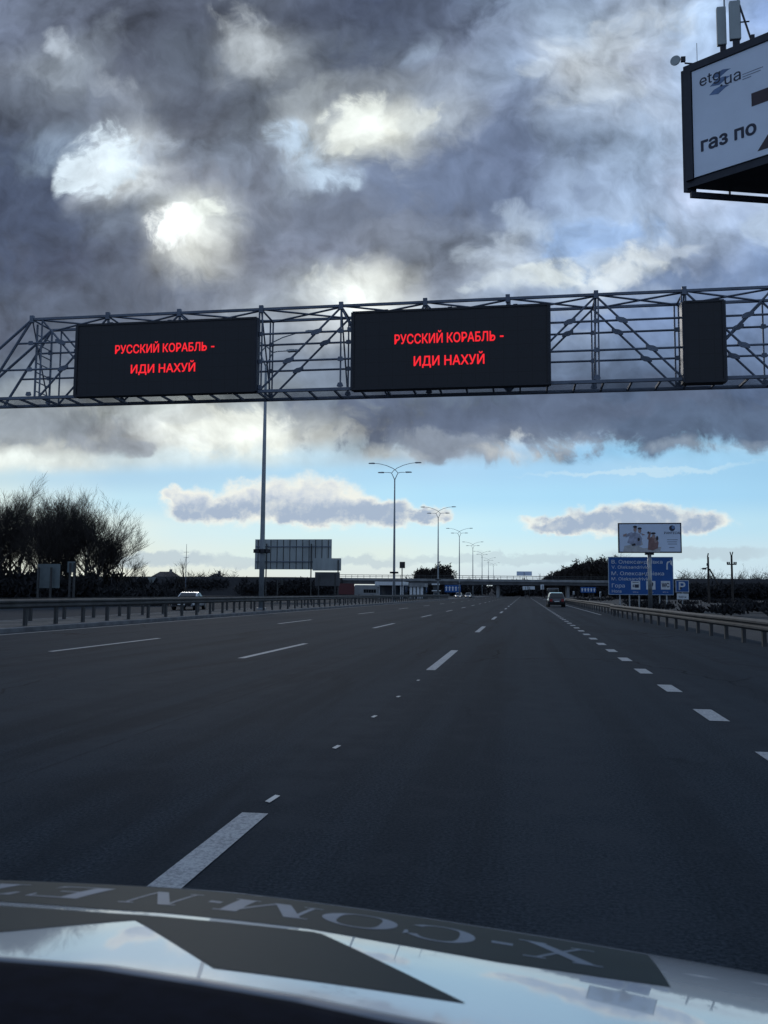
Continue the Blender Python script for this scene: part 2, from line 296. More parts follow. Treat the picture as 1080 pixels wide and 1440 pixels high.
M = dict(
    asphalt=asphalt_mat(), paint=paint_mat(),
    soil=soil_mat('winter_verge', (.011, .012, .014), (.022, .022, .022), .25),
    dust=soil_mat('dusty_median', (.03, .033, .035), (.085, .09, .093), .5),
    bank=soil_mat('dark_bank', (.013, .014, .017), (.022, .022, .024), .12),
    kerb=mat('kerb_concrete', (.13, .135, .14), .9, var=.3, scale=2, bump=.3),
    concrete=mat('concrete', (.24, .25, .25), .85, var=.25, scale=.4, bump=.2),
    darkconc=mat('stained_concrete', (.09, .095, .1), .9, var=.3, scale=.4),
    steel=mat('painted_truss_steel', (.12, .145, .19), .55, .2, var=.2, scale=2),
    galv=mat('galvanised_steel', (.30, .32, .33), .45, .7, var=.22, scale=3),
    railm=mat('weathered_rail_steel', (.050, .052, .052), .75, .1, var=.35, scale=1.2),
    pole=mat('lamp_pole_steel', (.24, .27, .29), .5, .5, var=.15, scale=1),
    black=mat('black_housing', (.009, .011, .017), .6, var=.2),
    led=mat('led_matrix', (.006, .007, .011), .55, var=.25, scale=30),
    cabside=mat('cabinet_edge', (.03, .036, .05), .5, .3),
    red=mat('red_led', (.3, .01, .02), .5, var=.02, emit=(1., .018, .026), estr=.95),
    blue=mat('blue_sign_face', (.003, .08, .29), .45, var=.1, scale=1),
    white=mat('white_sign_film', (.62, .66, .68), .5, var=.06),
    signback=mat('sign_back_aluminium', (.34, .38, .38), .5, .35, var=.18, scale=.8, stretch=(1, 1, .2)),
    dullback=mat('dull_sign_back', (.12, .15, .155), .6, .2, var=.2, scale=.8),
    board=mat('billboard_vinyl', (.74, .82, .93), .55, var=.05, scale=.5),
    board2=mat('poster_vinyl', (.62, .72, .86), .55, var=.05, scale=.5),
    frame=mat('billboard_frame', (.018, .022, .034), .6, var=.2),
    navy=mat('navy_print', (.022, .028, .055), .55), maroon=mat('maroon_print', (.045, .028, .034), .55),
    bluegrey=mat('blue_grey_print', (.12, .20, .36), .55, var=.3, scale=4), greyprint=mat('grey_print', (.20, .24, .32), .55),
    skin=mat('printed_skin', (.36, .26, .24), .6, var=.2), hairp=mat('printed_dark_hair', (.03, .025, .03), .6),
    shirt=mat('printed_pale_shirt', (.33, .36, .46), .6, var=.25), rust=mat('printed_rust_shirt', (.24, .14, .13), .6, var=.2), sand=mat('printed_sand', (.46, .47, .48), .6, var=.15),
    bark=mat('bark', (.036, .031, .027), .95, var=.3, scale=4), twig=mat('bare_twigs', (.030, .025, .022), .95, var=.3),
    brush=mat('dry_brush', (.016, .016, .018), .95, var=.4, scale=1.5),
    whitecar=mat('white_car_paint', (.62, .64, .65), .25, var=.04, coat=1.), darkcar=mat('dark_car_paint', (.02, .022, .028), .25, var=.1, coat=1.),
    silvercar=mat('silver_car_paint', (.35, .36, .37), .3, .5, coat=1.),
    glass=mat('car_glass', (.012, .014, .016), .06, var=.1), rubber=mat('rubber', (.012, .012, .012), .9), rim=mat('wheel_rim', (.3, .3, .31), .35, .8),
    taillight=mat('tail_light', (.25, .01, .01), .25), headlight=mat('lit_headlight', (.8, .8, .75), .3, emit=(1, .95, .85), estr=.8),
    lens=mat('clear_lens', (.5, .52, .55), .12), plate=mat('plate_white', (.6, .6, .58), .5),
    canopy=mat('canopy_white', (.66, .69, .70), .5, var=.08), shopglass=mat('shop_glass', (.05, .07, .09), .12), redsoil=mat('red_panel', (.09, .02, .022), .6),
    roofred=mat('house_roof', (.07, .055, .05), .8), housewall=mat('house_wall', (.2, .19, .18), .9),
    dash=mat('dashboard_plastic', (.006, .0075, .014), .95, var=.25, scale=40, bump=.1, bscale=300, spec=.06),  # near-black colour carries the shade of the car roof, which isn't built
    hood=mat('pearl_white_hood', (.60, .63, .66), .2, .1, var=.03, coat=1.), decal=mat('matt_grey_film', (.020, .032, .037), .6, var=.06, scale=8, spec=.08),
    trim=mat('grey_cowl_trim', (.2, .22, .25), .35), letter=mat('pale_letter_film', (.14, .18, .235), .5, spec=.2),
)
M['hood'].node_tree.nodes['Principled BSDF'].inputs['Coat IOR'].default_value = 1.75

def led_modules(m):
    nt = m.node_tree; g = N(nt); b = nt.nodes['Principled BSDF']; tc = g.new('ShaderNodeTexCoord').outputs['Object']; s = g.sep(tc)
    def line(v, w, t): return g.math('GREATER_THAN', g.math('ABSOLUTE', g.math('SUBTRACT', g.math('FRACT', g.math('DIVIDE', v, w)), .5)), t)
    k = g.math('MAXIMUM', line(s[0], .32, .475), line(s[2], .32, .475))
    dots = g.math('MULTIPLY', line(s[0], .02, .22), line(s[2], .02, .22))
    old = b.inputs['Base Color'].links[0].from_socket
    c = g.mix(g.math('MULTIPLY', dots, .5), old, (.014, .016, .024, 1)); c = g.mix(g.math('MULTIPLY', k, .8), c, (.002, .002, .003, 1)); nt.links.new(c, b.inputs['Base Color'])
led_modules(M['led'])

# ------------------------------------------------------------------ mesh helpers
class MB:
    def __init__(s): s.v = []; s.f = []; s.smooth = False
    def add(s, vs, fs):
        o = len(s.v); s.v += [tuple(v) for v in vs]; s.f += [tuple(i + o for i in f) for f in fs]; return s
    def box(s, x0, x1, y0, y1, z0, z1):
        vs = [(x, y, z) for z in (z0, z1) for y in (y0, y1) for x in (x0, x1)]
        return s.add(vs, [(0, 2, 3, 1), (4, 5, 7, 6), (0, 1, 5, 4), (2, 6, 7, 3), (0, 4, 6, 2), (1, 3, 7, 5)])
    def obox(s, o, ax, ay, az, lx, ly, lz):
        """box from corner o along three unit axes"""
        o = Vector(o); vs = [o + ax * (lx * i) + ay * (ly * j) + az * (lz * k) for k in (0, 1) for j in (0, 1) for i in (0, 1)]
        return s.add(vs, [(0, 2, 3, 1), (4, 5, 7, 6), (0, 1, 5, 4), (2, 6, 7, 3), (0, 4, 6, 2), (1, 3, 7, 5)])
    def tube(s, pts, rad, n=8, cap=True):
        pts = [Vector(p) for p in pts]; rad = rad if isinstance(rad, (list, tuple)) else [rad] * len(pts)
        rings = []; prev = None
        for i, p in enumerate(pts):
            t = (pts[min(i + 1, len(pts) - 1)] - pts[max(i - 1, 0)]).normalized()
            a = Vector((0, 0, 1)) if abs(t.z) < .95 else Vector((1, 0, 0))
            if prev is None: u = t.cross(a).normalized()
            else: u = (prev - t * prev.dot(t)).normalized()
            prev = u; w = t.cross(u)
            rings.append([p + (u * cos(2 * pi * k / n) + w * sin(2 * pi * k / n)) * rad[i] for k in range(n)])
        vs = [v for r in rings for v in r]; fs = []
        for i in range(len(pts) - 1):
            for k in range(n):
                fs.append((i * n + k, i * n + (k + 1) % n, (i + 1) * n + (k + 1) % n, (i + 1) * n + k))
        if cap: fs += [tuple(range(n - 1, -1, -1)), tuple((len(pts) - 1) * n + k for k in range(n))]
        return s.add(vs, fs)
    def prism(s, poly, o, ax, ay, az, d):
        """2-d polygon in the plane (o, ax, ay), extruded d along az"""
        o = Vector(o); n = len(poly)
        a = [o + ax * x + ay * y for x, y in poly]; b = [p + az * d for p in a]
        return s.add(a + b, [tuple(range(n - 1, -1, -1)), tuple(range(n, 2 * n))] + [(i, (i + 1) % n, n + (i + 1) % n, n + i) for i in range(n)])
    def flat(s, poly, o, ax, ay):
        o = Vector(o); return s.add([o + ax * x + ay * y for x, y in poly], [tuple(range(len(poly)))])
    def build(s, name, m, parent=None, smooth=False, bevel=0.):
        me = bpy.data.meshes.new(name); me.from_pydata(s.v, [], s.f); me.materials.append(m)
        bm = bmesh.new(); bm.from_mesh(me); bmesh.ops.recalc_face_normals(bm, faces=bm.faces); bm.to_mesh(me); bm.free()
        if smooth:
            for p in me.polygons: p.use_smooth = True
        o = bpy.data.objects.new(name, me); C.objects.link(o)
        if parent is not None:
            o.parent = parent; o.matrix_parent_inverse = Matrix.Identity(4)
        if bevel:
            b = o.modifiers.new('bevel', 'BEVEL'); b.width = bevel; b.segments = 2; b.limit_method = 'ANGLE'
        return o


def circle(cx, cy, r, n=20, a0=0, a1=2 * pi, ry=None):
    ry = ry or r; m = n if a1 - a0 > 6.28 else n + 1
    return [(cx + r * cos(a0 + (a1 - a0) * i / n), cy + ry * sin(a0 + (a1 - a0) * i / n)) for i in range(m)]


def tag(o, label=None, cat=None, group=None, kind=None):
    if label: o['label'] = label
    if cat: o['category'] = cat
    if group: o['group'] = group
    if kind: o['kind'] = kind
    return o


def thing(name, label, cat, loc=(0, 0, 0), group=None, rz=0.):
    o = bpy.data.objects.new(name, None); C.objects.link(o); o.empty_display_size = .2
    o.location = loc; o.rotation_euler = (0, 0, rz); return tag(o, label, cat, group)


def copy_tree(o, parent=None):
    c = o.copy(); C.objects.link(c)
    if parent is not None: c.parent = parent
    for ch in list(o.children): copy_tree(ch, c)
    return c


_tc = {}
try:
    import os
    SANS = bpy.data.fonts.load(os.path.join(bpy.utils.system_resource('DATAFILES'), 'fonts', 'Inter.woff2'))   # ships with Blender
except Exception:
    SANS = None
def text2d(s, bold=0., spacing=1.):
    """glyph outlines of a line of text as flat faces, unit size, origin at the left of the baseline"""
    key = (s, bold, spacing)
    if key not in _tc:
        cu = bpy.data.curves.new('t', 'FONT'); cu.body = s; cu.size = 1; cu.offset = bold; cu.space_character = spacing; cu.resolution_u = 4
        if SANS: cu.font = SANS
        o = bpy.data.objects.new('t', cu); C.objects.link(o); bpy.context.view_layer.update()
        me = o.evaluated_get(bpy.context.evaluated_depsgraph_get()).to_mesh()
        vs = [(v.co.x, v.co.y) for v in me.vertices]; fs = [tuple(p.vertices) for p in me.polygons]
        x0 = min(v[0] for v in vs); x1 = max(v[0] for v in vs)
        bpy.data.objects.remove(o); bpy.data.curves.remove(cu)
        _tc[key] = ([(x - x0, y) for x, y in vs], fs, x1 - x0)
    return _tc[key]


def put_text(mb, s, o, ax, ay, width=None, size=None, bold=0., spacing=1., height=None):
    """lay text with its lower left at o; width fixes the run length, else size fixes the em"""
    vs, fs, w = text2d(s, 0., spacing)
    kx = width / w if width else size
    ky = height / max(v[1] for v in text2d('Н')[0]) if height else kx
    o = Vector(o); nn = ax.cross(ay).normalized(); k = 0
    # weight: the outline is laid down a few times, a hair apart in every direction
    offs = [(0, 0)] if not bold else [(-bold, 0), (bold, 0), (0, bold), (0, -bold), (-bold * .7, bold * .7), (bold * .7, bold * .7), (bold * .7, -bold * .7), (-bold * .7, -bold * .7)]
    for dx, dy in offs:
        mb.add([o + ax * ((x + dx) * kx) + ay * ((y + dy) * ky) + nn * (.0006 * k) for x, y in vs], fs); k += 1
    return mb


def words(s, width):
    """(word, offset, width) of each word of a line that is to run over the given width"""
    k = width / text2d(s)[2]; out = []; pos = 0
    for w in s.split(' '):
        end = text2d(s[:pos + len(w)])[2]; ww = text2d(w)[2]; out.append((w, (end - ww) * k, ww * k)); pos += len(w) + 1
    return out


AX, AY, AZ = Vector((1, 0, 0)), Vector((0, 1, 0)), Vector((0, 0, 1))

# ------------------------------------------------------------------ ground, road, median
def sheet(name, x0, x1, y0, y1, z, m, nx=1, ny=1):
    mb = MB(); vs = [(x0 + (x1 - x0) * i / nx, y0 + (y1 - y0) * j / ny, z) for j in range(ny + 1) for i in range(nx + 1)]
    mb.add(vs, [(j * (nx + 1) + i, j * (nx + 1) + i + 1, (j + 1) * (nx + 1) + i + 1, (j + 1) * (nx + 1) + i) for j in range(ny) for i in range(nx)])
    return tag(mb.build(name, m), kind='structure')


sheet('ground', -4000, 4000, -500, 9000, -.06, M['soil'])
sheet('road', -15.9, 6.9, -40, 900, 0., M['asphalt'])
sheet('opposite_road', -36.5, -19.9, -40, 900, 0., M['asphalt'])
KX = -15.9
mb = MB(); mb.box(KX - .2, KX, -40, 900, -.05, .15); mb.box(-20.1, -19.9, -40, 900, -.05, .15)
tag(mb.build('kerb', M['kerb'], bevel=.02), kind='structure')
mb = MB(); mb.box(-19.9 - .2 + .002, KX - .2 - .002, -40, 900, -.05, .13); tag(mb.build('median_ground', M['dust']), kind='structure')

mb = MB()
def dash(X, y0, y1, w):
    mb.add([(X - w / 2, y0, .005), (X + w / 2, y0, .005), (X + w / 2, y1, .005), (X - w / 2, y1, .005)], [(0, 1, 2, 3)])
LA, LB, LC, LD = -1.63, 2.07, -5.68, -10.3
for i in range(-1, 30):
    dash(LA, 15.6 + 15.5 * i if i >= 0 else -.6, 21.1 + 15.5 * i if i >= 0 else 5.34, .165)
    dash(LC, 17.4 + 16 * i, 22.8 + 16 * i, .15); dash(LD, 18.2 + 18.3 * i, 24.1 + 18.3 * i, .15)
rng = random.Random(3)
for k in range(100):
    y = 1.48 + 2.87 * k
    dash(LB, y, y + .98, .21)
dash(-15.45, -40, 900, .12)
dash(5.0, 60, 900, .12)
tag(mb.build('road_markings', M['paint']), kind='structure')
# remnants of an older broken line between the long dashes
mb = MB()
for px, py, l in [(383, 1124, .17), (473, 1051, .13), (526, 1008, .12), (560, 980, .1), (588, 957, .1)]:
    P = atz(px, py); mb.add([(P.x - .025, P.y - l / 2, .006), (P.x + .015, P.y - l / 2 - .03, .006), (P.x + .03, P.y + l / 2, .006), (P.x - .01, P.y + l / 2 + .02, .006)], [(0, 1, 2, 3)])
tag(mb.build('old_paint_marks', mat('old_paint', (.5, .5, .48), .8)), kind='structure')

# ------------------------------------------------------------------ gantry
GY, GD = 20.0, .93
ZB = at(900, 535.0, GY).z; ZT = at(900, 411.8, GY).z
def gx(px): return at(px, 420, GY).x
def build_gantry():
    root = thing('sign_gantry', 'dark steel lattice gantry spanning the motorway above the lanes', 'gantry', (-16.6, GY, 0))
    o = Vector(root.location)
    def part(name, mb, m=M['steel'], **k):
        mb.v = [tuple(Vector(v) - o) for v in mb.v]; return mb.build(name, m, root, **k)
    X0, X1 = -17.1, 9.4; XE = gx(47)                       # XE: where the top chord starts to slope down
    XS = gx(-75); XK = gx(-18)
    F_, B_ = GY, GY + GD
    H = ZT - ZB; Z1 = ZB + H * .36; Z2 = ZB + H * .695
    nodes = [gx(p) for p in (47, 153, 253, 368, 480, 598, 714, 838, 962, 1088)]
    for y in (F_, B_):
        part('bottom_chord', MB().box(X0, X1, y - .04, y + .04, ZB - .035, ZB + .035))
        part('top_chord', MB().box(XE - .04, X1 - 1.2, y - .03, y + .03, ZT - .03, ZT + .03))
        part('sloping_chord', MB().tube([(XE, y, ZT), (XS, y, ZB)], .034, 6))
        part('end_strut', MB().tube([(XE, y, ZT), (XK, y, ZB)], .034, 6))
        part('sloping_chord', MB().tube([(X1 - 1.2, y, ZT), (X1, y, ZB)], .04, 6))
        t = (Z2 - ZB) / H
        for z in (Z1, Z2):
            xs = XK + (XE - XK) * (z - ZB) / H
            part('rail_tube', MB().tube([(xs, y, z), (X1 - .6, y, z)], .026, 6))
        posts = [gx(p) for p in (61, 153, 253, 365.5, 369.5, 480, 598, 713, 717, 836, 841, 958, 964, 1088, 1210)]
        for x in posts: part('post', MB().tube([(x, y, ZB + .05), (x, y, ZT - .045)], .021, 6))
        zig = [(480, 368, 0), (480, 537, 0), (598, 537, 0), (598, 714, 0), (838, 714, 0), (838, 958, 0), (253, 153, 0), (253, 368, 0), (61, 153, 0), (153, 61, 0), (964, 1088, 0), (1088, 964, 0), (1088, 1210, 0)]
        for a, b, _ in zig:
            A = Vector((gx(a), y, ZT - .03)); B = Vector((gx(b), y, ZB + .03))
            part('diagonal', MB().tube([A, B], .026, 6))
            for z in (Z1, Z2):
                tt = (z - A.z) / (B.z - A.z); P = A.lerp(B, tt); s = 1 if B.x > A.x else -1
                hexa = [(-.13, -.07 * s), (-.10, -.075 * s), (.04, -.05 * s), (.13, .0), (.13, .07 * s), (.09, .075 * s), (-.04, .05 * s), (-.13, .0)][::1]
                hexa = [(x * 1.02, -z * 1.05) for x, z in hexa]
                part('gusset_plate', MB().prism(hexa, P + Vector((0, -.045, 0)), AX, AZ, AY, .03))
        for x in nodes:
            for z in (Z1, Z2, ZB + .1):
                part('node_plate', MB().prism([(-.08, -.035), (-.05, .05), (.05, .05), (.08, -.035), (.04, -.055), (-.04, -.055)], (x, y - .042, z), AX, AZ, AY, .02))
    for x in nodes:
        part('cross_member', MB().tube([(x, F_, ZT), (x, B_, ZT)], .025, 6))
        part('cap_plate', MB().box(x - .05, x + .05, F_ - .05, F_ + .02, ZT - .09, ZT + .09))
    for a, b in zip(nodes[:-1], nodes[1:]):
        part('top_brace', MB().tube([(a, F_, ZT), (b, B_, ZT - .01)], .024, 6)); part('top_brace', MB().tube([(a, B_, ZT - .03), (b, F_, ZT - .03)], .024, 6))
        part('cross_frame', MB().tube([(a, F_, ZT), (a, B_, ZB)], .02, 6))
    x = X0 + .3; k = 0
    while x < X1:
        part('floor_joist', MB().box(x - .02, x + .02, F_ + .05, B_ - .05, ZB - .03, ZB + .02)); x += .62
    slats = MB(); y = F_ + .1
    while y < B_ - .1:
        slats.box(X0, X1, y, y + .016, ZB + .022, ZB + .026); y += .055
    part('walkway_grating', slats)
    part('end_ladder', MB().box(gx(50), gx(52), F_ + .1, F_ + .14, ZB, ZT - .1).box(gx(50), gx(52), B_ - .14, B_ - .1, ZB, ZT - .1))
    lad = MB()
    for i in range(7): lad.box(gx(50), gx(51), F_ + .14, B_ - .14, ZB + .2 + i * .24, ZB + .225 + i * .24)
    part('ladder_rungs', lad)
    for xx in (X0 + .25, X1 - .25):
        for y in (F_, B_): part('leg', MB().tube([(xx, y, 0), (xx, y, ZB - .05)], .13, 12), smooth=True)
        br = MB()
        for i in range(4): br.tube([(xx, F_, .4 + i * 1.4), (xx, B_, 1.8 + i * 1.4 - .3)], .035, 6)
        part('leg_brace', br); part('base_plate', MB().box(xx - .35, xx + .35, F_ - .35, B_ + .35, 0.005, .12), M['concrete'])
    return root
build_gantry()

def message_sign(tl, br, depth, label, lines, group, side=False):
    y = GY - .12
    a = at(*tl, y); b = at(*br, y); w = b.x - a.x; h = a.z - b.z
    root = thing('message_sign', label, 'message sign', (a.x, y, b.z), group)
    e = .05
    MB().box(0, w, 0, depth, 0, h).build('cabinet', M['black'], root, bevel=.012)
    MB().box(e, w - e, -.012, -.002, e, h - e).build('led_panel', M['led'], root)
    fr = MB(); fr.box(0, w, -.03, 0, h - e + .002, h).box(0, w, -.03, 0, 0, e - .002).box(0, e - .002, -.03, 0, e, h - e).box(w - e + .002, w, -.03, 0, e, h - e)
    fr.build('rim', M['black'], root)
    for xx in (-.035, w + .003): MB().box(xx, xx + .032, -.02, depth * .9, .02, h - .02).build('side_flange', M['cabside'], root)
    nb = max(2, int(w / 1.5))
    for i in range(nb):
        xx = w * (i + .5) / nb; MB().box(xx - .05, xx + .05, depth, depth + .14, h - .3, h + .1).build('hanger', M['steel'], root)
    for s, x0, x1, ybase, hp in lines:
        p = at(x0, ybase, y - .016); p2 = at(x1, ybase, y - .016)
        for wd, dx, ww in words(s, p2.x - p.x):
            t = MB(); put_text(t, wd, Vector((p.x - a.x + dx, -.016, p.z - b.z)), AX, AZ, width=ww, bold=.013, height=hp / F * y * .96)
            t.build('message_text', M['red'], root)
message_sign((109, 456.5), (359, 551), .22, 'wide black message sign with red text, left of the tall lamp pole', [('РУССКИЙ КОРАБЛЬ -', 162, 301, 497.5, 13.5), ('ИДИ НАХУЙ', 184, 274, 525, 13.5)], 'message signs on the gantry')
message_sign((496, 438.5), (773, 541), .22, 'widest black message sign with red text, over the middle lanes', [('РУССКИЙ КОРАБЛЬ -', 555, 708, 484, 14.5), ('ИДИ НАХУЙ', 582, 681, 514.5, 14.5)], 'message signs on the gantry')
message_sign((960.5, 423.5), (1021, 537), .3, 'narrow upright blank black message sign on the gantry', [], 'message signs on the gantry')

# ------------------------------------------------------------------ guard rails
def guard_rail(label, path, zt, group, step=2.0, face=1, double=False):
    """W-beam rail along a list of (x, y) points; face is the side (+x or -x) the beam bulges towards"""
    root = thing('guard_rail', label, 'guard rail', (path[0][0], path[0][1], 0), group)
    o = Vector(root.location)
    prof = [(0, 0), (.02, .015), (.075, .06), (.075, .11), (.02, .15), (.02, .17), (.075, .21), (.075, .26), (.02, .305), (0, .32)]
    mbm = MB(); n = len(prof)
    pts = []
    for (xa, ya), (xb, yb) in zip(path[:-1], path[1:]):
        k = max(1, int(abs(yb - ya) / 4))
        pts += [(xa + (xb - xa) * i / k, ya + (yb - ya) * i / k) for i in range(k)]
    pts.append(path[-1])
    rg = random.Random(int(path[0][0] * 10))
    for x, y in pts:
        j = rg.uniform(-.012, .012)
        mbm.v += [(x + face * (px + j) - o.x, y - o.y, zt - .32 + pz + j * .6) for px, pz in prof]
    for i in range(len(pts) - 1):
        for k in range(n - 1): mbm.f.append((i * n + k, i * n + k + 1, (i + 1) * n + k + 1, (i + 1) * n + k))
    bo = mbm.build('rail_beam', M['railm'], root, smooth=False)
    sm = bo.modifiers.new('thickness', 'SOLIDIFY'); sm.thickness = .012
    # posts
    dist = 0; cnt = 0; proto = None
    L = [(path[i], path[i + 1]) for i in range(len(path) - 1)]
    for (xa, ya), (xb, yb) in L:
        y = ya
        while y < yb and cnt < 96:
            x = xa + (xb - xa) * (y - ya) / (yb - ya)
            if proto is None:
                pm = MB(); pm.box(-face * .02 - .05, -face * .02 + .05, -.07, .07, 0, zt - .03); pm.box(-.012 if face > 0 else -.03, .03 if face > 0 else .012, -.05, .05, zt - .25, zt - .08)
                proto = pm.build('rail_post', M['railm'], root); po = proto
            else:
                po = proto.copy(); C.objects.link(po); po.parent = root
            po.location = (x - face * .04 - o.x, y - o.y, 0); cnt += 1; y += step
    return root
guard_rail('median guard rail with closely spaced posts beside our carriageway', [(-16.75, 8), (-16.75, 200)], 1.04, 'guard rails in the median', 2.0, 1)
guard_rail('second median guard rail behind the first, facing the opposite carriageway', [(-19.3, 9), (-19.3, 200)], 1.04, 'guard rails in the median', 2.6, -1)
guard_rail('nearer roadside guard rail on the right shoulder, bending in at its far end', [(6.7, 10), (6.3, 23), (5.75, 45), (5.45, 58)], .72, 'guard rails on the right shoulder', 2.0, -1)
guard_rail('farther roadside guard rail leading past the blue direction sign towards the overpass', [(5.75, 59), (5.8, 110), (6.2, 190)], .74, 'guard rails on the right shoulder', 2.5, -1)

# ------------------------------------------------------------------ lamp posts
def make_lamp():
    root = thing('street_lamp', 'tall grey four-armed street lamp', 'street lamp')
    H = 18.0
    MB().tube([(0, 0, 0), (0, 0, 4), (0, 0, 10), (0, 0, H - .9)], [.19, .175, .14, .085], 12).build('pole', M['pole'], root, smooth=True)
    MB().tube([(0, 0, 0), (0, 0, .12)], .34, 12).build('base_flange', M['pole'], root)
    col = MB(); 
    for k in range(10):
        a = 2 * pi * k / 10; p = Vector((cos(a), sin(a), 0))
        col.obox(p * .33 + Vector((0, 0, 3.9)) - Vector((-p.y, p.x, 0)) * .14, Vector((-p.y, p.x, 0)), p, AZ, .28, .26, .24)
    col.tube([(0, 0, 3.95), (0, 0, 4.08)], .36, 16); col.build('camera_collar', M['black'], root)
    for s in (-1, 1):
        # lower stem bows out to a short arm, upper arm crosses over and sweeps out
        pts = [(0, 0, H - .95), (s * .16, 0, H - .6), (s * .36, 0, H - .15), (s * .5, 0, H + .05), (s * .8, 0, H + .12), (s * 1.5, 0, H + .13)]
        MB().tube(pts, [.06, .055, .05, .045, .04, .035], 8).build('short_arm', M['pole'], root, smooth=True)
        up = [(s * -.46, 0, H + .02), (s * -.15, 0, H + .4), (s * .3, 0, H + .72), (s * 1.2, 0, H + 1.12), (s * 2.2, 0, H + 1.38), (s * 2.9, 0, H + 1.45)]
        MB().tube(up, [.045, .045, .045, .042, .038, .035], 8).build('long_arm', M['pole'], root, smooth=True)
        for x, z in ((1.5, H + .13), (2.85, H + 1.46)):
            hd = MB().prism([(0, -.04), (.12, -.09), (.85, -.06), (.95, 0), (.8, .07), (.2, .09), (0, .05)], (s * x, -.16, z), AX * s, AZ, AY, .32)
            hd.build('lamp_head', M['galv'], root, bevel=.02)
    return root
LX = -17.9
lamp0 = make_lamp()
LAMP_LABELS = ['nearest and tallest street lamp, its head hidden behind the gantry lattice',
               'four-armed street lamp standing clear just right of the big sign backs',
               'four-armed street lamp in front of the round dark tree beyond the overpass',
               'slim four-armed street lamp next after the one before the round tree',
               'fourth of the street lamps that stand fully clear below the gantry',
               'faint street lamp beyond the overpass, third from the far end',
               'faint street lamp beyond the overpass, second from the far end',
               'faintest and farthest street lamp in the median row']
for i in range(8):
    o = lamp0 if i == 0 else copy_tree(lamp0)
    o.location = (LX, LX / pq((367.5, 554, 616, 646, 665, 678, 687, 694)[i], 836)[0], .13); tag(o, LAMP_LABELS[i], 'street lamp', 'street lamps along the median')

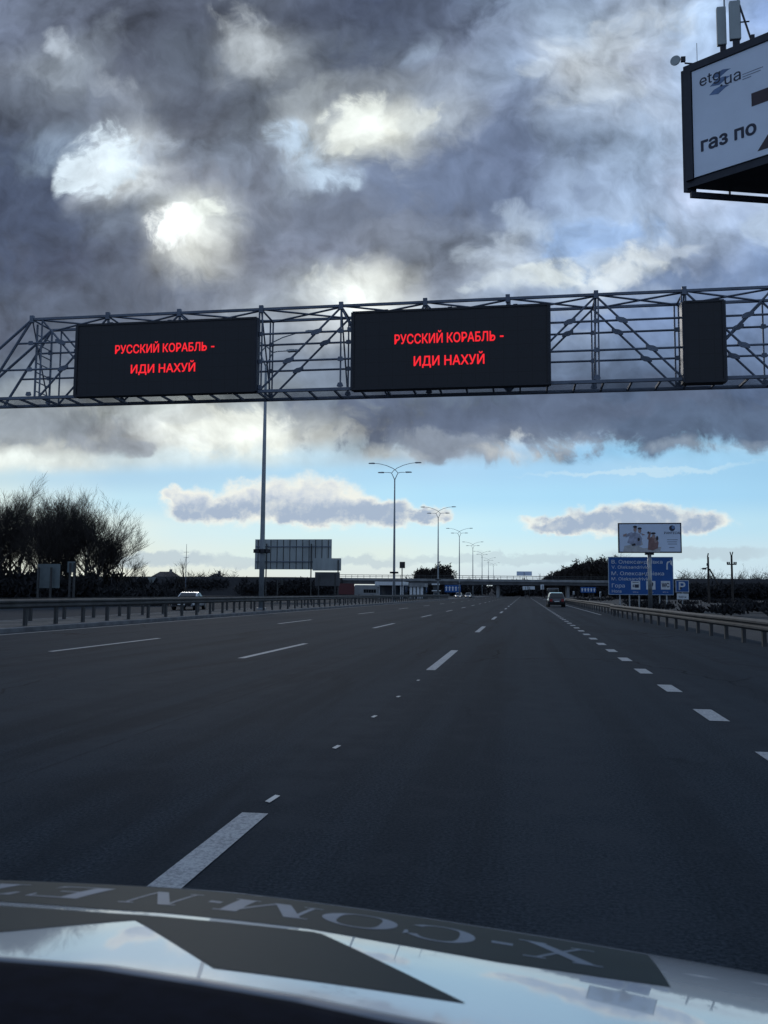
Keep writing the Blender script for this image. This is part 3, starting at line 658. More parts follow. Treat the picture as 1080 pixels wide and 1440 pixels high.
# ------------------------------------------------------------------ big billboard, upper right
def big_billboard():
    Y0 = 32.0
    A = at(966, 256, Y0)                       # lower front corner of the near face
    d1 = Vector((1.5, -1, 0)).normalized(); d2 = Vector((3.34, 1.0, 0)).normalized()
    top = at(966, 96, Y0).z; zb = A.z; W = 12.3; Hh = top - zb
    n1 = Vector((-d1.y, d1.x, 0)) * -1        # outward normal of the near face
    if n1.y > 0: n1 = -n1
    mast = A + d1 * 5.5 + d2 * 5.0; mast.z = 0
    root = thing('billboard', 'huge white billboard cut off by the top right of the view', 'billboard', mast)
    o = Vector(root.location); L = lambda p: Vector(p) - o
    def pl(s, t, off=0.): return L(A + d1 * s + AZ * t + n1 * off)
    core = MB(); a, b, c = A, A + d1 * W, A + d2 * W
    core.add([L(Vector((p.x, p.y, z))) for z in (zb - .24, top) for p in (a, b, c)], [(0, 2, 1), (3, 4, 5), (0, 1, 4, 3), (1, 2, 5, 4), (2, 0, 3, 5)])
    core.build('box_body', M['frame'], root)
    face = MB(); face.obox(pl(.3, .05, .03), d1, n1, AZ, W - .6, .02, Hh - .33); face.build('poster', M['board'], root)
    fr = MB(); fr.obox(pl(0, Hh - .26, .0), d1, n1, AZ, W, .1, .27); fr.obox(pl(0, 0, 0), d1, n1, AZ, .27, .1, Hh - .26); fr.build('poster_frame', M['frame'], root)
    edge = MB(); edge.obox(L(A) - d1 * .16 - AZ * .35 + d2 * .03, d1, d2, AZ, .14, .35, Hh + .3); edge.build('corner_post', M['frame'], root)
    # catwalk and lamp tube under the second face
    n2 = Vector((d2.y, -d2.x, 0))
    cw = MB(); cw.obox(L(A) - AZ * .60 + d2 * .1, d2, n2, AZ, W, .12, .2); cw.build('catwalk', M['frame'], root)
    for k in range(3):
        MB().obox(L(A) - AZ * .55 + d2 * (1.6 + k * 2.2), d2, n2, AZ, .05, .06, .5).build('bracket', M['frame'], root)
    MB().tube([(0, 0, 0), (0, 0, zb)], [.75, .6], 20).build('mast', M['galv'], root, smooth=True)
    # lettering
    def st(px, py):
        d = ray(px, py); P = A + n1 * .055; t = (P - EYE).dot(n1) / d.dot(n1); q = EYE + d * t - A; return q.dot(d1), q.z
    def txt(s, px, py, px2, m, bold=.0, hh=None, name='lettering'):
        s0, t0 = st(px, py); s1, _ = st(px2, py)
        for wd, dx, ww in words(s, s1 - s0):
            t = MB(); put_text(t, wd, pl(s0 + dx, t0, .055), d1, AZ, width=ww, bold=bold, height=hh); t.build(name, m, root)
    # the three swooshes behind the name
    sw = MB()
    for (x0, y0, x1, y1, th) in ((1000, 110, 1028, 96, 9), (998, 122, 1028, 106, 9), (997, 134, 1026, 119, 10.)):
        s0, t0 = st(x0, y0); s1, t1 = st(x1, y1); h = th / F * 32
        pts = [(s0, t0), (s0 + (s1 - s0) * .45, t0 + (t1 - t0) * .45 - h * .5), (s0 + (s1 - s0) * .8, t0 + (t1 - t0) * .6), (s1, t1), (s0 + (s1 - s0) * .6, t0 + (t1 - t0) * .85 + h * .4), (s0 + (s1 - s0) * .25, t0 + (t1 - t0) * .6 + h * .3)]
        sw.flat(pts, pl(0, 0, .053), d1, AZ)
    sw.build('emblem', M['bluegrey'], root)
    txt('etg', 984, 122, 1013, M['navy'], .004); txt('.ua', 1013, 122, 1042, M['navy'], .004)
    txt('газ по', 986.5, 213, 1064, M['navy'], .022)
    s0, t0 = st(1057, 150); u = 1 / F * 31
    seven = MB(); seven.flat([(s0, t0), (s0 + 2.1, t0), (s0 + 2.1, t0 + 19 * u), (s0, t0 + 19 * u)], pl(0, 0, .055), d1, AZ)
    s2, t2 = st(1065, 213); seven.flat([(s2, t2), (s2 + .62, t2), (s0 + 2.1, t0 - .002), (s0 + 1.4, t0 - .002)], pl(0, 0, .055), d1, AZ)
    seven.build('figure_seven', M['maroon'], root)
    sm = MB()
    for i, (px, py, l) in enumerate([(1044, 105.5, 28), (1044, 109, 25), (1044, 112.5, 12)]):
        s0, t0 = st(px, py); sm.flat([(s0, t0), (s0 + l * u, t0), (s0 + l * u, t0 + 1.1 * u), (s0, t0 + 1.1 * u)], pl(0, 0, .055), d1, AZ)
    sm.build('small_print', M['greyprint'], root)
    # aerials on top
    def on_top(px, back=.25):
        s, _ = st(px, 90); p = A + d1 * s - n1 * back; p.z = top; return p
    u = 31.5 / F
    for k, (px, lab) in enumerate([(1013.5, 'left slim grey panel antenna upright on the big billboard top'), (1033, 'right broad grey panel antenna upright on the big billboard top')]):
        p = on_top(px); r = thing('panel_antenna', lab, 'antenna', p, 'panel antennas on the big billboard')
        MB().tube([(.09, .1, -.05), (.09, .1, 2.35)], .03, 8).build('mast', M['galv'], r)
        w = .17 if k == 0 else .2
        MB().box(-w - .05, w - .07, -.1, .06, .4, 1.85).build('panel', M['canopy'] if 0 else M['signback'], r, bevel=.03)
        MB().box(-w + .05, w - .12, -.06, .03, .1, .4).build('connector_block', M['frame'], r, bevel=.02)
        for z in (.7, 1.55): MB().box(-.05, .13, .06, .14, z, z + .08).build('clamp', M['frame'], r)
        cb = MB()
        for j in range(2): cb.tube([(-.1 + j * .1, 0, .12), (-.05 + j * .12, .05, -.05 + .04 * j), (.12, .08, .0)], .012, 6)
        cb.build('feed_cable', M['frame'], r)
    p = on_top(1055); q = on_top(1037)
    r = thing('stay_bar', 'slanting dark stay bar bracing the right panel antenna', 'stay bar', p)
    mm = MB(); mm.tube([(0, 0, 0), (q.x - p.x, q.y - p.y, 1.75)], .035, 6); mm.build('bar', M['frame'], r); MB().box(-.06, .06, -.06, .06, -.03, .35).build('foot', M['frame'], r)
    MB().box((q.x - p.x) * .55 - .15, (q.x - p.x) * .55 + .15, (q.y - p.y) * .55, (q.y - p.y) * .55 + .03, .95, .99).build('crosspiece', M['frame'], r)
    p = on_top(976, .1)
    r = thing('dish_antenna', 'small round white dish on an arm at the billboard corner', 'dish antenna', p)
    MB().tube([(.2, 0, .02), (-.38, -.0, .12), (-.38, 0, .3)], .03, 8).build('arm', M['frame'], r)
    dm = MB(); cx = Vector((-.72, -.05, .22)); dr = Vector((-.35, -.9, .0)).normalized(); e1 = dr.cross(AZ).normalized()
    for i in range(5):
        rr = .185 * sin(i / 4 * pi / 2); zz = -.10 * cos(i / 4 * pi / 2)
        dm.v += [tuple(cx - dr * zz * -1 + e1 * (rr * cos(2 * pi * k / 20)) + AZ * (rr * sin(2 * pi * k / 20))) for k in range(20)]
    for i in range(4): dm.f += [(i * 20 + k, i * 20 + (k + 1) % 20, (i + 1) * 20 + (k + 1) % 20, (i + 1) * 20 + k) for k in range(20)]
    dm.build('dish', M['canopy'], r, smooth=True)
    MB().prism(circle(0, 0, .18, 20), cx + dr * .002, e1, AZ, dr, .02).build('radome', M['signback'], r)
    MB().box(-.52, -.36, -.05, .05, .18, .36).build('transmitter_box', M['frame'], r)
    MB().tube([(.05, 0, 0), (.05, 0, .85)], .012, 6).build('rod', M['galv'], r)
big_billboard()

# ------------------------------------------------------------------ right side: poster board, direction sign, parking sign
def sign_rect(tl, br, Y):
    a = at(*tl, Y); b = at(*br, Y); return a.x, b.x, b.z, a.z

def poster_board():
    Y = 74.; x0, x1, z0, z1 = sign_rect((869, 735.5), (959, 777.5), Y); xm = at(914, 780, Y).x
    root = thing('advertising_board', 'pale poster board of four people in front of the blue direction sign', 'billboard', (xm, Y, 0))
    w = x1 - x0; X = x0 - xm
    MB().box(X, x1 - xm, 0, .25, z0, z1).build('panel', M['frame'], root)
    MB().box(X + .1, x1 - xm - .1, -.02, -.003, z0 + .1, z1 - .1).build('poster', M['board2'], root)
    MB().tube([(0, .3, 0), (0, .3, z0 + .4)], [.17, .15], 14).build('pole', M['galv'], root, smooth=True)
    MB().box(-.35, .35, .2, .45, z0 - .15, z0 + .01).build('bracket', M['frame'], root)
    S = Y / F
    def P(px, py): p = at(px, py, Y); return (p.x - xm, p.z)
    def shape(name, m, polys, off):
        mb = MB()
        for i, pl in enumerate(polys): mb.flat([P(*p) for p in pl], Vector((0, off - i * .0015, 0)), AX, AZ)
        return mb.build(name, m, root)
    ell = lambda cx, cy, rx, ry: circle(cx, cy, rx, 14, ry=ry)
    shape('printed_sand', M['sand'], [[(876, 776), (878, 768), (890, 765), (905, 771), (930, 769), (928, 776.5)], [(884, 763), (890, 751), (900, 751), (904, 766), (894, 770)]], -.024)
    shape('printed_clothing', M['shirt'], [[(882, 763), (886, 752), (893, 748), (899, 751), (903, 757), (901, 766), (893, 768)], [(878, 753), (888, 748), (892, 750), (880, 756)], [(898, 749), (906, 751), (904, 753)]], -.032)
    shape('printed_rust_clothing', M['rust'], [[(911, 773), (912, 758), (917, 754), (922, 756), (926, 763), (925, 771), (918, 774)], [(910, 758), (913, 748), (915, 748), (914, 760)]], -.036)
    shape('printed_skin', M['skin'], [ell(893, 744.5, 2.2, 3.4), ell(899.5, 746.5, 2.2, 3.2), ell(919, 754.5, 2.3, 3.), ell(922, 760, 2.2, 3.6), [(876, 752), (881, 750), (881, 753), (877, 755)], [(903, 750), (907, 752), (903, 753)]], -.044)
    shape('printed_hair', M['hairp'], [ell(893, 740.8, 2.9, 1.6), ell(899.5, 743.2, 2.9, 1.5), ell(918.5, 750, 3.4, 1.4), ell(924, 757, 1.6, 3.4), ell(911.5, 749, 1.2, 1.8), ell(898, 758.5, 1.7, 2.4), [(888, 765.5), (893, 764), (894, 767), (889, 767.5)]], -.056)
    lg = MB(); c = P(945, 742.8); lg.flat(circle(c[0], c[1], 3.9 * S, 20), Vector((0, -.024, 0)), AX, AZ); lg.build('emblem', M['navy'], root)
    c = P(946.6, 741.6); MB().flat(circle(c[0], c[1], 2.3 * S, 16), Vector((0, -.028, 0)), AX, AZ).build('emblem_shine', M['bluegrey'], root)
    t = MB(); p = P(934, 751); put_text(t, 'PANTECAL', Vector((p[0], -.024, p[1])), AX, AZ, width=22 * S, bold=.01); t.build('lettering', M['navy'], root)
    sm = MB()
    for px, py, l in [(938, 759.5, 14), (938, 762.5, 13), (939, 765.5, 12), (941, 770.5, 7)]:
        p = P(px, py); sm.flat([p, (p[0] + l * S, p[1]), (p[0] + l * S, p[1] + .9 * S), (p[0], p[1] + .9 * S)], Vector((0, -.024, 0)), AX, AZ)
    sm.build('small_print', M['greyprint'], root)
poster_board()

def direction_sign():
    Y = 86.; x0, x1, z0, z1 = sign_rect((855, 783), (947.5, 837), Y); S = Y / F
    root = thing('direction_sign', 'large blue direction sign with white place names and service symbols', 'road sign', ((x0 + x1) / 2, Y, 0)); xm = (x0 + x1) / 2
    MB().box(x0 - xm, x1 - xm, 0, .08, z0, z1).build('panel', M['signback'], root)
    MB().box(x0 - xm + .06, x1 - xm - .06, -.02, -.002, z0 + .06, z1 - .06).build('sign_face', M['blue'], root)
    bd = MB(); a, b = x0 - xm, x1 - xm
    for r in ((a, b, z1 - .059, z1), (a, b, z0, z0 + .059), (a, a + .059, z0 + .06, z1 - .06), (b - .059, b, z0 + .06, z1 - .06)): bd.box(r[0], r[1], -.026, -.001, r[2], r[3])
    bd.build('border', mat('sign_border', (.3, .4, .5), .5), root)
    for px in (872, 885.5, 899, 928, 938): x = at(px, 840, Y).x - xm; MB().box(x - .06, x + .06, .085, .2, 0, z1 - .3).build('post', M['galv'], root)
    def P(px, py): p = at(px, py, Y); return Vector((p.x - xm, -.024, p.z))
    def line(s, x, y, x2, hp): t = MB(); put_text(t, s, P(x, y), AX, AZ, width=(x2 - x) * S, bold=.0, height=hp * S * .92); t.build('lettering', M['white'], root)
    line('В. Олександрівка', 860, 792.5, 927, 5.4); line('V. Oleksandrivka', 860, 799.5, 911, 4.4)
    line('М. Олександрівка', 860, 808.8, 929, 5.4); line('M. Oleksandrivka', 860, 816, 912, 4.4)
    line('Гора', 860.5, 826, 877.5, 5.6); line('Hora', 860.5, 833.2, 873, 4.2)
    ar = MB()
    pts = [(938, 802), (938, 793), (939, 790.3), (941, 789.6), (943, 789.6)]; w = 1.
    a = [P(x - w, y - w * .3) for x, y in pts]; b = [P(x + w, y + w) for x, y in pts]; a[0] = P(937, 801); b[0] = P(939.2, 801)
    a[-1] = P(943, 788.6); b[-1] = P(943, 790.8)
    for i in range(len(pts) - 1): ar.add([a[i], b[i], b[i + 1], a[i + 1]], [(0, 1, 2, 3)])
    ar.add([P(942.4, 786.8), P(942.4, 793), P(945.6, 796), P(945, 789.5)], [(0, 1, 2, 3)])
    ar.build('arrow', M['white'], root)
    for k, (xc, cap) in enumerate([(893.5, '500 м'), (914.8, '500 м'), (935.5, '500 м')]):
        p = P(xc - 6, 829); ic = MB().box(p.x, p.x + 12 * S, -.034, -.024, p.z, p.z + 11.5 * S); io = ic.build('service_panel', M['white'], root)
        off = -.037; g = MB()
        Q = lambda dx, dy: Vector((p.x + dx * S, off, p.z + dy * S))
        if k == 0:      # cup
            g.add([Q(5, 2.5), Q(10, 2.5), Q(10.3, 7), Q(4.6, 7)], [(0, 1, 2, 3)]); g.add([Q(2.2, 6.6), Q(4.4, 6.6), Q(4.4, 5.6), Q(3.2, 5.6), Q(3.2, 4.2), Q(4.6, 4.2), Q(4.6, 3.2), Q(2.2, 3.2)], [(0, 1, 2, 3), (0, 3, 4, 7), (4, 5, 6, 7)])
            g.add([Q(2, 9.2), Q(10, 9.2), Q(10, 10), Q(2, 10)], [(0, 1, 2, 3)])
        elif k == 1:    # handset
            g.add([Q(3, 2.2), Q(5, 1.6), Q(7.4, 3), Q(9.2, 6), Q(9.4, 9), Q(8, 10), Q(7.2, 8.6), Q(7.6, 7), Q(6.4, 5), Q(4.8, 4.2), Q(3.4, 4.6)], [(0, 1, 2, 9, 10), (2, 3, 8, 9), (3, 4, 5, 6, 7, 8)])
        else: put_text(g, 'WC', Q(1.2, 3.2), AX, AZ, width=9.6 * S, bold=.03, height=5.5 * S)
        g.build('symbol', M['navy'], io)
        t = MB(); put_text(t, cap, P(xc - 3.4, 833.6), AX, AZ, width=6.8 * S, bold=.0); t.build('caption', M['white'], root)
direction_sign()

def parking_sign():
    Y = 80.; x0, x1, z0, z1 = sign_rect((950, 816), (969, 833), Y); S = Y / F; xm = (x0 + x1) / 2
    root = thing('parking_sign', 'square blue parking sign with letter P above a white plate', 'road sign', (xm, Y, 0)); w = (x1 - x0) / 2
    MB().box(-w, w, 0, .03, z0, z1).build('panel', M['white'], root)
    MB().box(-w + .05, w - .05, -.014, -.002, z0 + .05, z1 - .05).build('sign_face', M['blue'], root)
    t = MB(); put_text(t, 'P', Vector((-.27, -.018, z0 + .22)), AX, AZ, width=.5, bold=.02, height=.66); t.build('lettering', M['white'], root)
    pl = MB().box(-w + .08, w - .04, -.002, .025, z0 - 9.5 * S, z0 - 1.6 * S).build('distance_plate', M['white'], root)
    t = MB(); put_text(t, '500 м', Vector((-w + .25, -.006, z0 - 7.4 * S)), AX, AZ, width=2 * w - .5, bold=.012); t.build('lettering', M['navy'], pl)
    MB().tube([(0, .08, 0), (0, .08, z1)], .05, 8).build('post', M['galv'], root)
parking_sign()

# ------------------------------------------------------------------ signs seen from behind and other small signs, left
def sign_back(name, label, tl, br, Y, posts, m=None, ribs=0, cat='road sign', group=None):
    x0, x1, z0, z1 = sign_rect(tl, br, Y); xm = (x0 + x1) / 2; w = x1 - x0
    root = thing(name, label, cat, (xm, Y, 0), group); h = z1 - z0
    MB().box(-w / 2, w / 2, 0, .08, z0, z1).build('panel', m or M['signback'], root)
    if ribs:
        for i in range(ribs): x = -w / 2 + w * (i + .5) / ribs; MB().box(x - .04, x + .04, -.07, -.002, z0 + .06, z1 - .06).build('rib', M['railm'], root)
        for f in (.24, .74): MB().box(-w / 2 + .1, w / 2 - .1, -.16, -.072, z0 + h * f, z0 + h * f + .12).build('cross_rail', M['steel'], root)
    for px in posts:
        x = at(px, 800, Y).x - xm; MB().box(x - .07, x + .07, -.34, -.2, 0, z0 + h * .85).build('post', M['railm'], root)
    return root
sign_back('motorway_sign', 'big ribbed metal back of a motorway sign behind the nearest lamp pole', (359, 758.5), (466, 801), 118, (375, 438), ribs=12)
sign_back('distance_sign', 'smaller grey sign back overlapping the lower right of the ribbed one', (440, 785), (479.5, 802.5), 116, (476,))
sign_back('low_sign', 'low dark grey sign back beneath the ribbed sign', (443, 804.5), (477.5, 824), 115, (449, 472), M['darkconc'])
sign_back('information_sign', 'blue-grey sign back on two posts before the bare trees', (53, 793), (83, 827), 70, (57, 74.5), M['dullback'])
sign_back('mast_sign', 'narrow pale sign on a lattice mast right of the two-post sign', (95, 789.5), (105, 805), 69, (101, 107), M['dullback'])
sign_back('square_sign', 'little square sign on a thin pole between two street lamps', (562, 790), (569.5, 799), 130, (565.8,), M['railm'])
sign_back('marker_sign', 'slim pale marker post sign in front of the dark embankment', (394.5, 813), (398, 823), 112, (391.5,), M['railm'])
def yield_sign():
    Y = 84.; p = at(213, 822, Y); S = Y / F
    root = thing('yield_sign', 'grey back of a triangular yield sign on a post', 'road sign', (p.x, Y, 0))
    MB().prism([(-7 * S, 11 * S), (7 * S, 11 * S), (0, -1 * S)], (0, 0, p.z), AX, AZ, AY, .03).build('panel', M['signback'], root)
    MB().tube([(0, -.06, 0), (0, -.06, p.z + .5)], .05, 8).build('post', M['railm'], root)
yield_sign()
def far_blue_sign(label, tl, br, Y, n):
    x0, x1, z0, z1 = sign_rect(tl, br, Y); xm = (x0 + x1) / 2; w = x1 - x0; h = z1 - z0
    root = thing('lane_direction_sign', label, 'road sign', (xm, Y, 0), 'distant blue lane signs')
    MB().box(-w / 2, w / 2, 0, .1, z0, z1).build('panel', M['blue'], root)
    t = MB()
    for i in range(n):
        x = -w / 2 + w * (i + .5) / n
        t.box(x - w * .035, x + w * .035, -.02, -.002, z0 + h * .2, z0 + h * .62); t.add([(x - w * .08, -.022, z0 + h * .58), (x + w * .08, -.022, z0 + h * .58), (x, -.022, z0 + h * .85)], [(0, 1, 2)])
    t.build('arrows', M['white'], root)
    for x in (-w * .35, w * .35): MB().box(x - .08, x + .08, .1, .26, 0, z1 - .2).build('post', M['railm'], root)
far_blue_sign('distant blue lane sign left of the carriageway under the overpass', (625.5, 822.5), (648, 833.), 262, 5)
far_blue_sign('distant blue lane sign right of the carriageway behind the dark car', (816.5, 825.5), (838, 833.5), 240, 5)
for tl, br, Y, lab, ps in [((735, 824.5), (742, 829.5), 270, 'small white sign under the overpass, left one of a pair', (739,)), ((743, 824.5), (752, 829), 272, 'wider white sign under the overpass, right one of a pair', (744.5,)),
                      ((760, 822), (765, 829), 230, 'upright white sign beside the lane under the overpass', (763,)), ((843, 832), (845.5, 840), 150, 'thin white marker left of the blue direction sign', (844,)), ((805.5, 831.5), (808, 836), 200, 'small white plate on the verge behind the dark car', (806.5,))]:
    sign_back('white_sign', lab, tl, br, Y, ps, M['white'], group='small white signs near the overpass')
sign_back('far_billboard', 'long pale advertising board rising beyond the overpass', (726.5, 803.5), (748, 809.5), 420, (737,), M['board2'], cat='billboard')

# ------------------------------------------------------------------ overpass with its approach banks
OY = 285.
def overpass():
    xa, xb = at(478, 812, OY).x, at(862, 818, OY).x
    root = thing('overpass', 'long grey road overpass crossing the motorway in the distance', 'bridge', ((xa + xb) / 2, OY, 0)); xm = (xa + xb) / 2
    zl, zr = at(478, 813, OY).z, at(860, 816.5, OY).z; ul, ur = at(478, 821, OY).z, at(860, 824, OY).z
    ez = Vector(((xb - xa), 0, zr - zl)).normalized()
    deck = MB(); deck.add([(x - xm, y, z) for y in (-5, 5) for x, z in ((xa, ul), (xb, ur), (xb, zr), (xa, zl))], [(0, 1, 2, 3), (4, 7, 6, 5), (0, 4, 5, 1), (1, 5, 6, 2), (2, 6, 7, 3), (3, 7, 4, 0)])
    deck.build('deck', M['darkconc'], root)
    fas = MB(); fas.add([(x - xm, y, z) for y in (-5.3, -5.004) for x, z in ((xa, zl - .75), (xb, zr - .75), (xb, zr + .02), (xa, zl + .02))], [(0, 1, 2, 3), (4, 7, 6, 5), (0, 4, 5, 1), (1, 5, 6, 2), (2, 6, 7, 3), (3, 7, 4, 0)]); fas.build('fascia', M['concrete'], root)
    for k, (dz0, dz1) in enumerate(((.45, .57), (.95, 1.12))):
        r = MB(); r.add([(x - xm, y, z) for y in (-5.1, -5.02) for x, z in ((xa, zl + dz0), (xb, zr + dz0), (xb, zr + dz1), (xa, zl + dz1))], [(0, 1, 2, 3), (4, 7, 6, 5), (0, 4, 5, 1), (1, 5, 6, 2), (2, 6, 7, 3), (3, 7, 4, 0)]); r.build('railing', M['railm'], root)
    for i in range(44):
        t = (i + .5) / 44; x = xa + (xb - xa) * t; z = zl + (zr - zl) * t; MB().box(x - xm - .06, x - xm + .06, -5.17, -5.105, z + .025, z + 1.1).build('railing_post', M['railm'], root)
    for px in (566, 700.5, 798.):
        x = at(px, 830, OY).x - xm
        for y in (-3.2, 0, 3.2): MB().tube([(x, y, 0), (x, y, 4.0)], .55, 12).build('pier', M['concrete'], root)
        MB().box(x - .8, x + .8, -4.6, 4.6, 4.0, 4.7).build('pier_cap', M['darkconc'], root)
overpass()
def bank(name, xs):
    mb = MB(); n = len(xs)
    for (x, z, y0) in xs:
        mb.v += [(x, y0 - 10, -.1), (x, y0 - 1.2, z), (x, y0 + 9, z), (x, y0 + 24, -.1)]
    for i in range(n - 1):
        for k in range(3): mb.f.append((i * 4 + k, i * 4 + k + 1, (i + 1) * 4 + k + 1, (i + 1) * 4 + k))
    mb.f += [(0, 1, 2, 3), tuple((n - 1) * 4 + k for k in (3, 2, 1, 0))]
    return tag(mb.build(name, M['bank']), kind='structure')
xs = [(x, at(px, py, OY).z, OY - 5) for px, py, x in [(p, y, at(p, y, OY).x) for p, y in ((-600, 818), (-200, 812), (0, 810.5), (150, 811), (320, 811.5), (420, 812), (486, 813))]]
bank('approach_bank', xs)
xs = [(at(p, y, OY).x, at(p, y, OY).z, OY - 5) for p, y in ((860, 816.5), (900, 815.5), (960, 814), (1100, 815), (1300, 817), (1700, 824))]
bank('approach_bank', xs)

# ------------------------------------------------------------------ vegetation
def branch_tree(rg, h, spread, levels=5, trunk_r=.16, dens=1.):
    trunk, crown = MB(), MB()
    def grow(p, d, length, r, lv):
        mbm = trunk if lv < 2 else crown
        last = lv >= levels
        seg = 3 if lv < 3 else (1 if last else 2); pts = [p]; rr = [r]; q = p.copy(); dd = d.copy()
        for i in range(seg):
            dd = (dd + Vector((rg.gauss(0, .14), rg.gauss(0, .14), rg.gauss(.07, .08)))).normalized(); q = q + dd * (length / seg); pts.append(q.copy()); rr.append(r * (1 - .6 * (i + 1) / seg))
        mbm.tube(pts, rr, 5 if lv < 2 else 3, cap=False)
        if last: return
        nb = max(1, int(rg.choice((2, 3, 3, 4)) * dens + rg.random() * .6))
        for k in range(nb):
            t = rg.uniform(.25, 1.); i = min(seg - 1, int(t * seg)); o = pts[i].lerp(pts[i + 1], t * seg - i)
            a = rg.uniform(0, 2 * pi); sp = spread * rg.uniform(.55, 1.15)
            nd = (dd + Vector((cos(a), sin(a), .12)) * sp).normalized()
            grow(o, nd, length * rg.uniform(.6, .82), max(.0065, r * .48), lv + 1)
        grow(pts[-1], dd, length * .76, max(.0065, r * .48), lv + 1)
    stems = 1 if levels < 6 else 2
    for k in range(stems):
        a = rg.uniform(0, 6.28) + 2.1 * k
        grow(Vector((.25 * cos(a) * (stems > 1), .25 * sin(a) * (stems > 1), -.1)), Vector((.22 * cos(a) * (stems > 1), .22 * sin(a) * (stems > 1), 1)).normalized(), h * .27, trunk_r, 0)
    zs = sorted(v[2] for v in crown.v); k = h / zs[int(len(zs) * .997)]
    for m_ in (trunk, crown): m_.v = [(x * k, y * k, z * k) for x, y, z in m_.v]
    return trunk, crown
def plant_tree(label, x, y, h, seed, spread=.75, levels=5, group='bare trees left of the motorway', name='bare_tree', dens=1., tr=.16):
    rg = random.Random(seed); t, c = branch_tree(rg, h, spread, levels, tr, dens)
    root = thing(name, label, 'tree', (x, y, 0), group); t.build('trunk', M['bark'], root); c.build('crown', M['twig'], root); return root
TREES = [(-8, 672, 72, 'bare tree cut by the left edge of the view, tallest of its row'), (30, 695, 78, 'bare tree just behind the blue-grey two-post sign'), (62, 692, 74, 'dense bare tree between the two-post sign and the lattice mast'),
         (92, 698, 80, 'bare tree right behind the narrow sign on the lattice mast'), (118, 694, 76, 'high rounded bare tree near the right end of the left grove'), (140, 722, 80, 'lower bare tree sloping down the right end of the grove'),
         (160, 748, 82, 'last and lowest bare tree at the right end of the grove'), (12, 696, 88, 'bare tree standing back behind the two-post sign'), (45, 704, 84, 'bare tree with a wide crown over the two-post sign'), (106, 700, 86, 'bare tree standing back over the narrow sign on the lattice mast'), (78, 700, 90, 'bare tree standing back in the middle of the left grove')]
for i, (px, py, Y, lab) in enumerate(TREES):
    p = at(px, py, Y); plant_tree(lab, p.x, Y, p.z, 11 + i, .82, 6, tr=.17, dens=.97)
p = at(262, 781, 150); plant_tree('small lone bare tree beside a house roof on the horizon', p.x, 150, p.z, 41, .6, 4, 'bare trees near the bank', tr=.2)
for k, (px, py, Y, lab) in enumerate([(968, 800, 312, 'low bare tree right of the parking sign'), (985, 797, 316, 'spreading bare tree left of the braced utility pole'), (1014, 798, 312, 'thin bare tree behind the cross-armed utility pole'), (1047, 791, 320, 'feathery bare tree right of the cross-armed utility pole'), (1066, 795, 312, 'dense bare tree near the right edge'), (1084, 788, 318, 'bare tree cut by the right edge of the view')]):
    p = at(px, py, Y); plant_tree(lab, p.x, Y, p.z, 60 + k, .5, 5, 'bare trees right of the motorway', tr=.14, dens=.8)
for k, (px, py, Y) in enumerate([(700 + 66, 806, 330), (783, 800, 330), (829, 786, 335), (862, 776, 330), (876, 779, 330)]):
    p = at(px, py, Y); plant_tree(['bare tree at the low left end of the hill wood', 'second bare tree along the left slope of the hill wood', 'bare tree rising from the top of the hill wood', 'tall bare tree showing left below the poster board', 'bare tree showing just under the poster board'][k], p.x, Y, p.z, 80 + k, .7, 5, 'bare trees at the hill wood', tr=.3)

def leafless_mass(mb, rg, cx, cy, cz, rx, ry, rz, n, size, thin=.22):
    """many short twig slivers through an ellipsoid"""
    for _ in range(n):
        while True:
            a, b, c = rg.uniform(-1, 1), rg.uniform(-1, 1), rg.uniform(-1, 1)
            if a * a + b * b + c * c < 1: break
        lump = .72 + .36 * mnoise.noise((cx * .1 + a * 2.2, cy + b * 2, c * 2.2))
        p = Vector((cx + a * rx * lump, cy + b * ry * lump, cz + c * rz * lump)); d = Vector((rg.gauss(0, .6), rg.gauss(0, .6), rg.uniform(.3, 1))).normalized() * size * rg.uniform(.5, 1.4)
        s = d.cross(Vector((rg.gauss(0, 1), rg.gauss(0, 1), .1))).normalized() * size * thin
        mb.add([p - s, p + s, p + d + s * .2, p + d * .9 - s * .5], [(0, 1, 2, 3)])
def mass_tree(label, px, py, Y, wpx, seed, group, n=2600, size=.9):
    rg = random.Random(seed); top = at(px, py, Y); S = Y / F; h = top.z; rx = wpx * S
    root = thing('round_tree', label, 'tree', (top.x, Y, 0), group)
    MB().tube([(0, 0, 0), (.2, 0, h * .4), (0, .1, h * .8)], [.35, .28, .1], 7).build('trunk', M['bark'], root)
    for _ in range(1):
        c = MB(); leafless_mass(c, rg, 0, 0, h * .60, rx * 1.15, rx * .9, h * .50, n, size)
        for k in range(5): leafless_mass(c, rg, rg.uniform(-.5, .5) * rx, 0, h * rg.uniform(.55, .78), rx * .55, rx * .5, h * .27, n // 6, size * .8)
        c.build('crown', M['twig'], root)
mass_tree('round dark dense tree beyond the overpass', 620, 792.5, 335, 24, 5, None)
mass_tree('lower dark bushy tree touching the left of the round dense one', 594, 798, 335, 14, 6, None, 1500)
for k, (px, py, w) in enumerate([(777, 806, 16), (795, 797, 18), (812, 789, 20), (832, 785, 22), (850, 783, 20), (868, 785, 20), (890, 789, 20)]):
    mass_tree(['lowest dark tree at the left foot of the hill wood', 'dark tree low on the left slope of the hill wood', 'dark tree on the middle slope of the hill wood', 'dark tree near the top of the hill wood', 'topmost dark tree just left of the blue direction sign', 'dark tree behind the left part of the blue direction sign', 'dark tree mostly behind the blue direction sign'][k], px, py, 325 + 4 * k, w, 20 + k, 'dark trees of the hill wood', 2000)
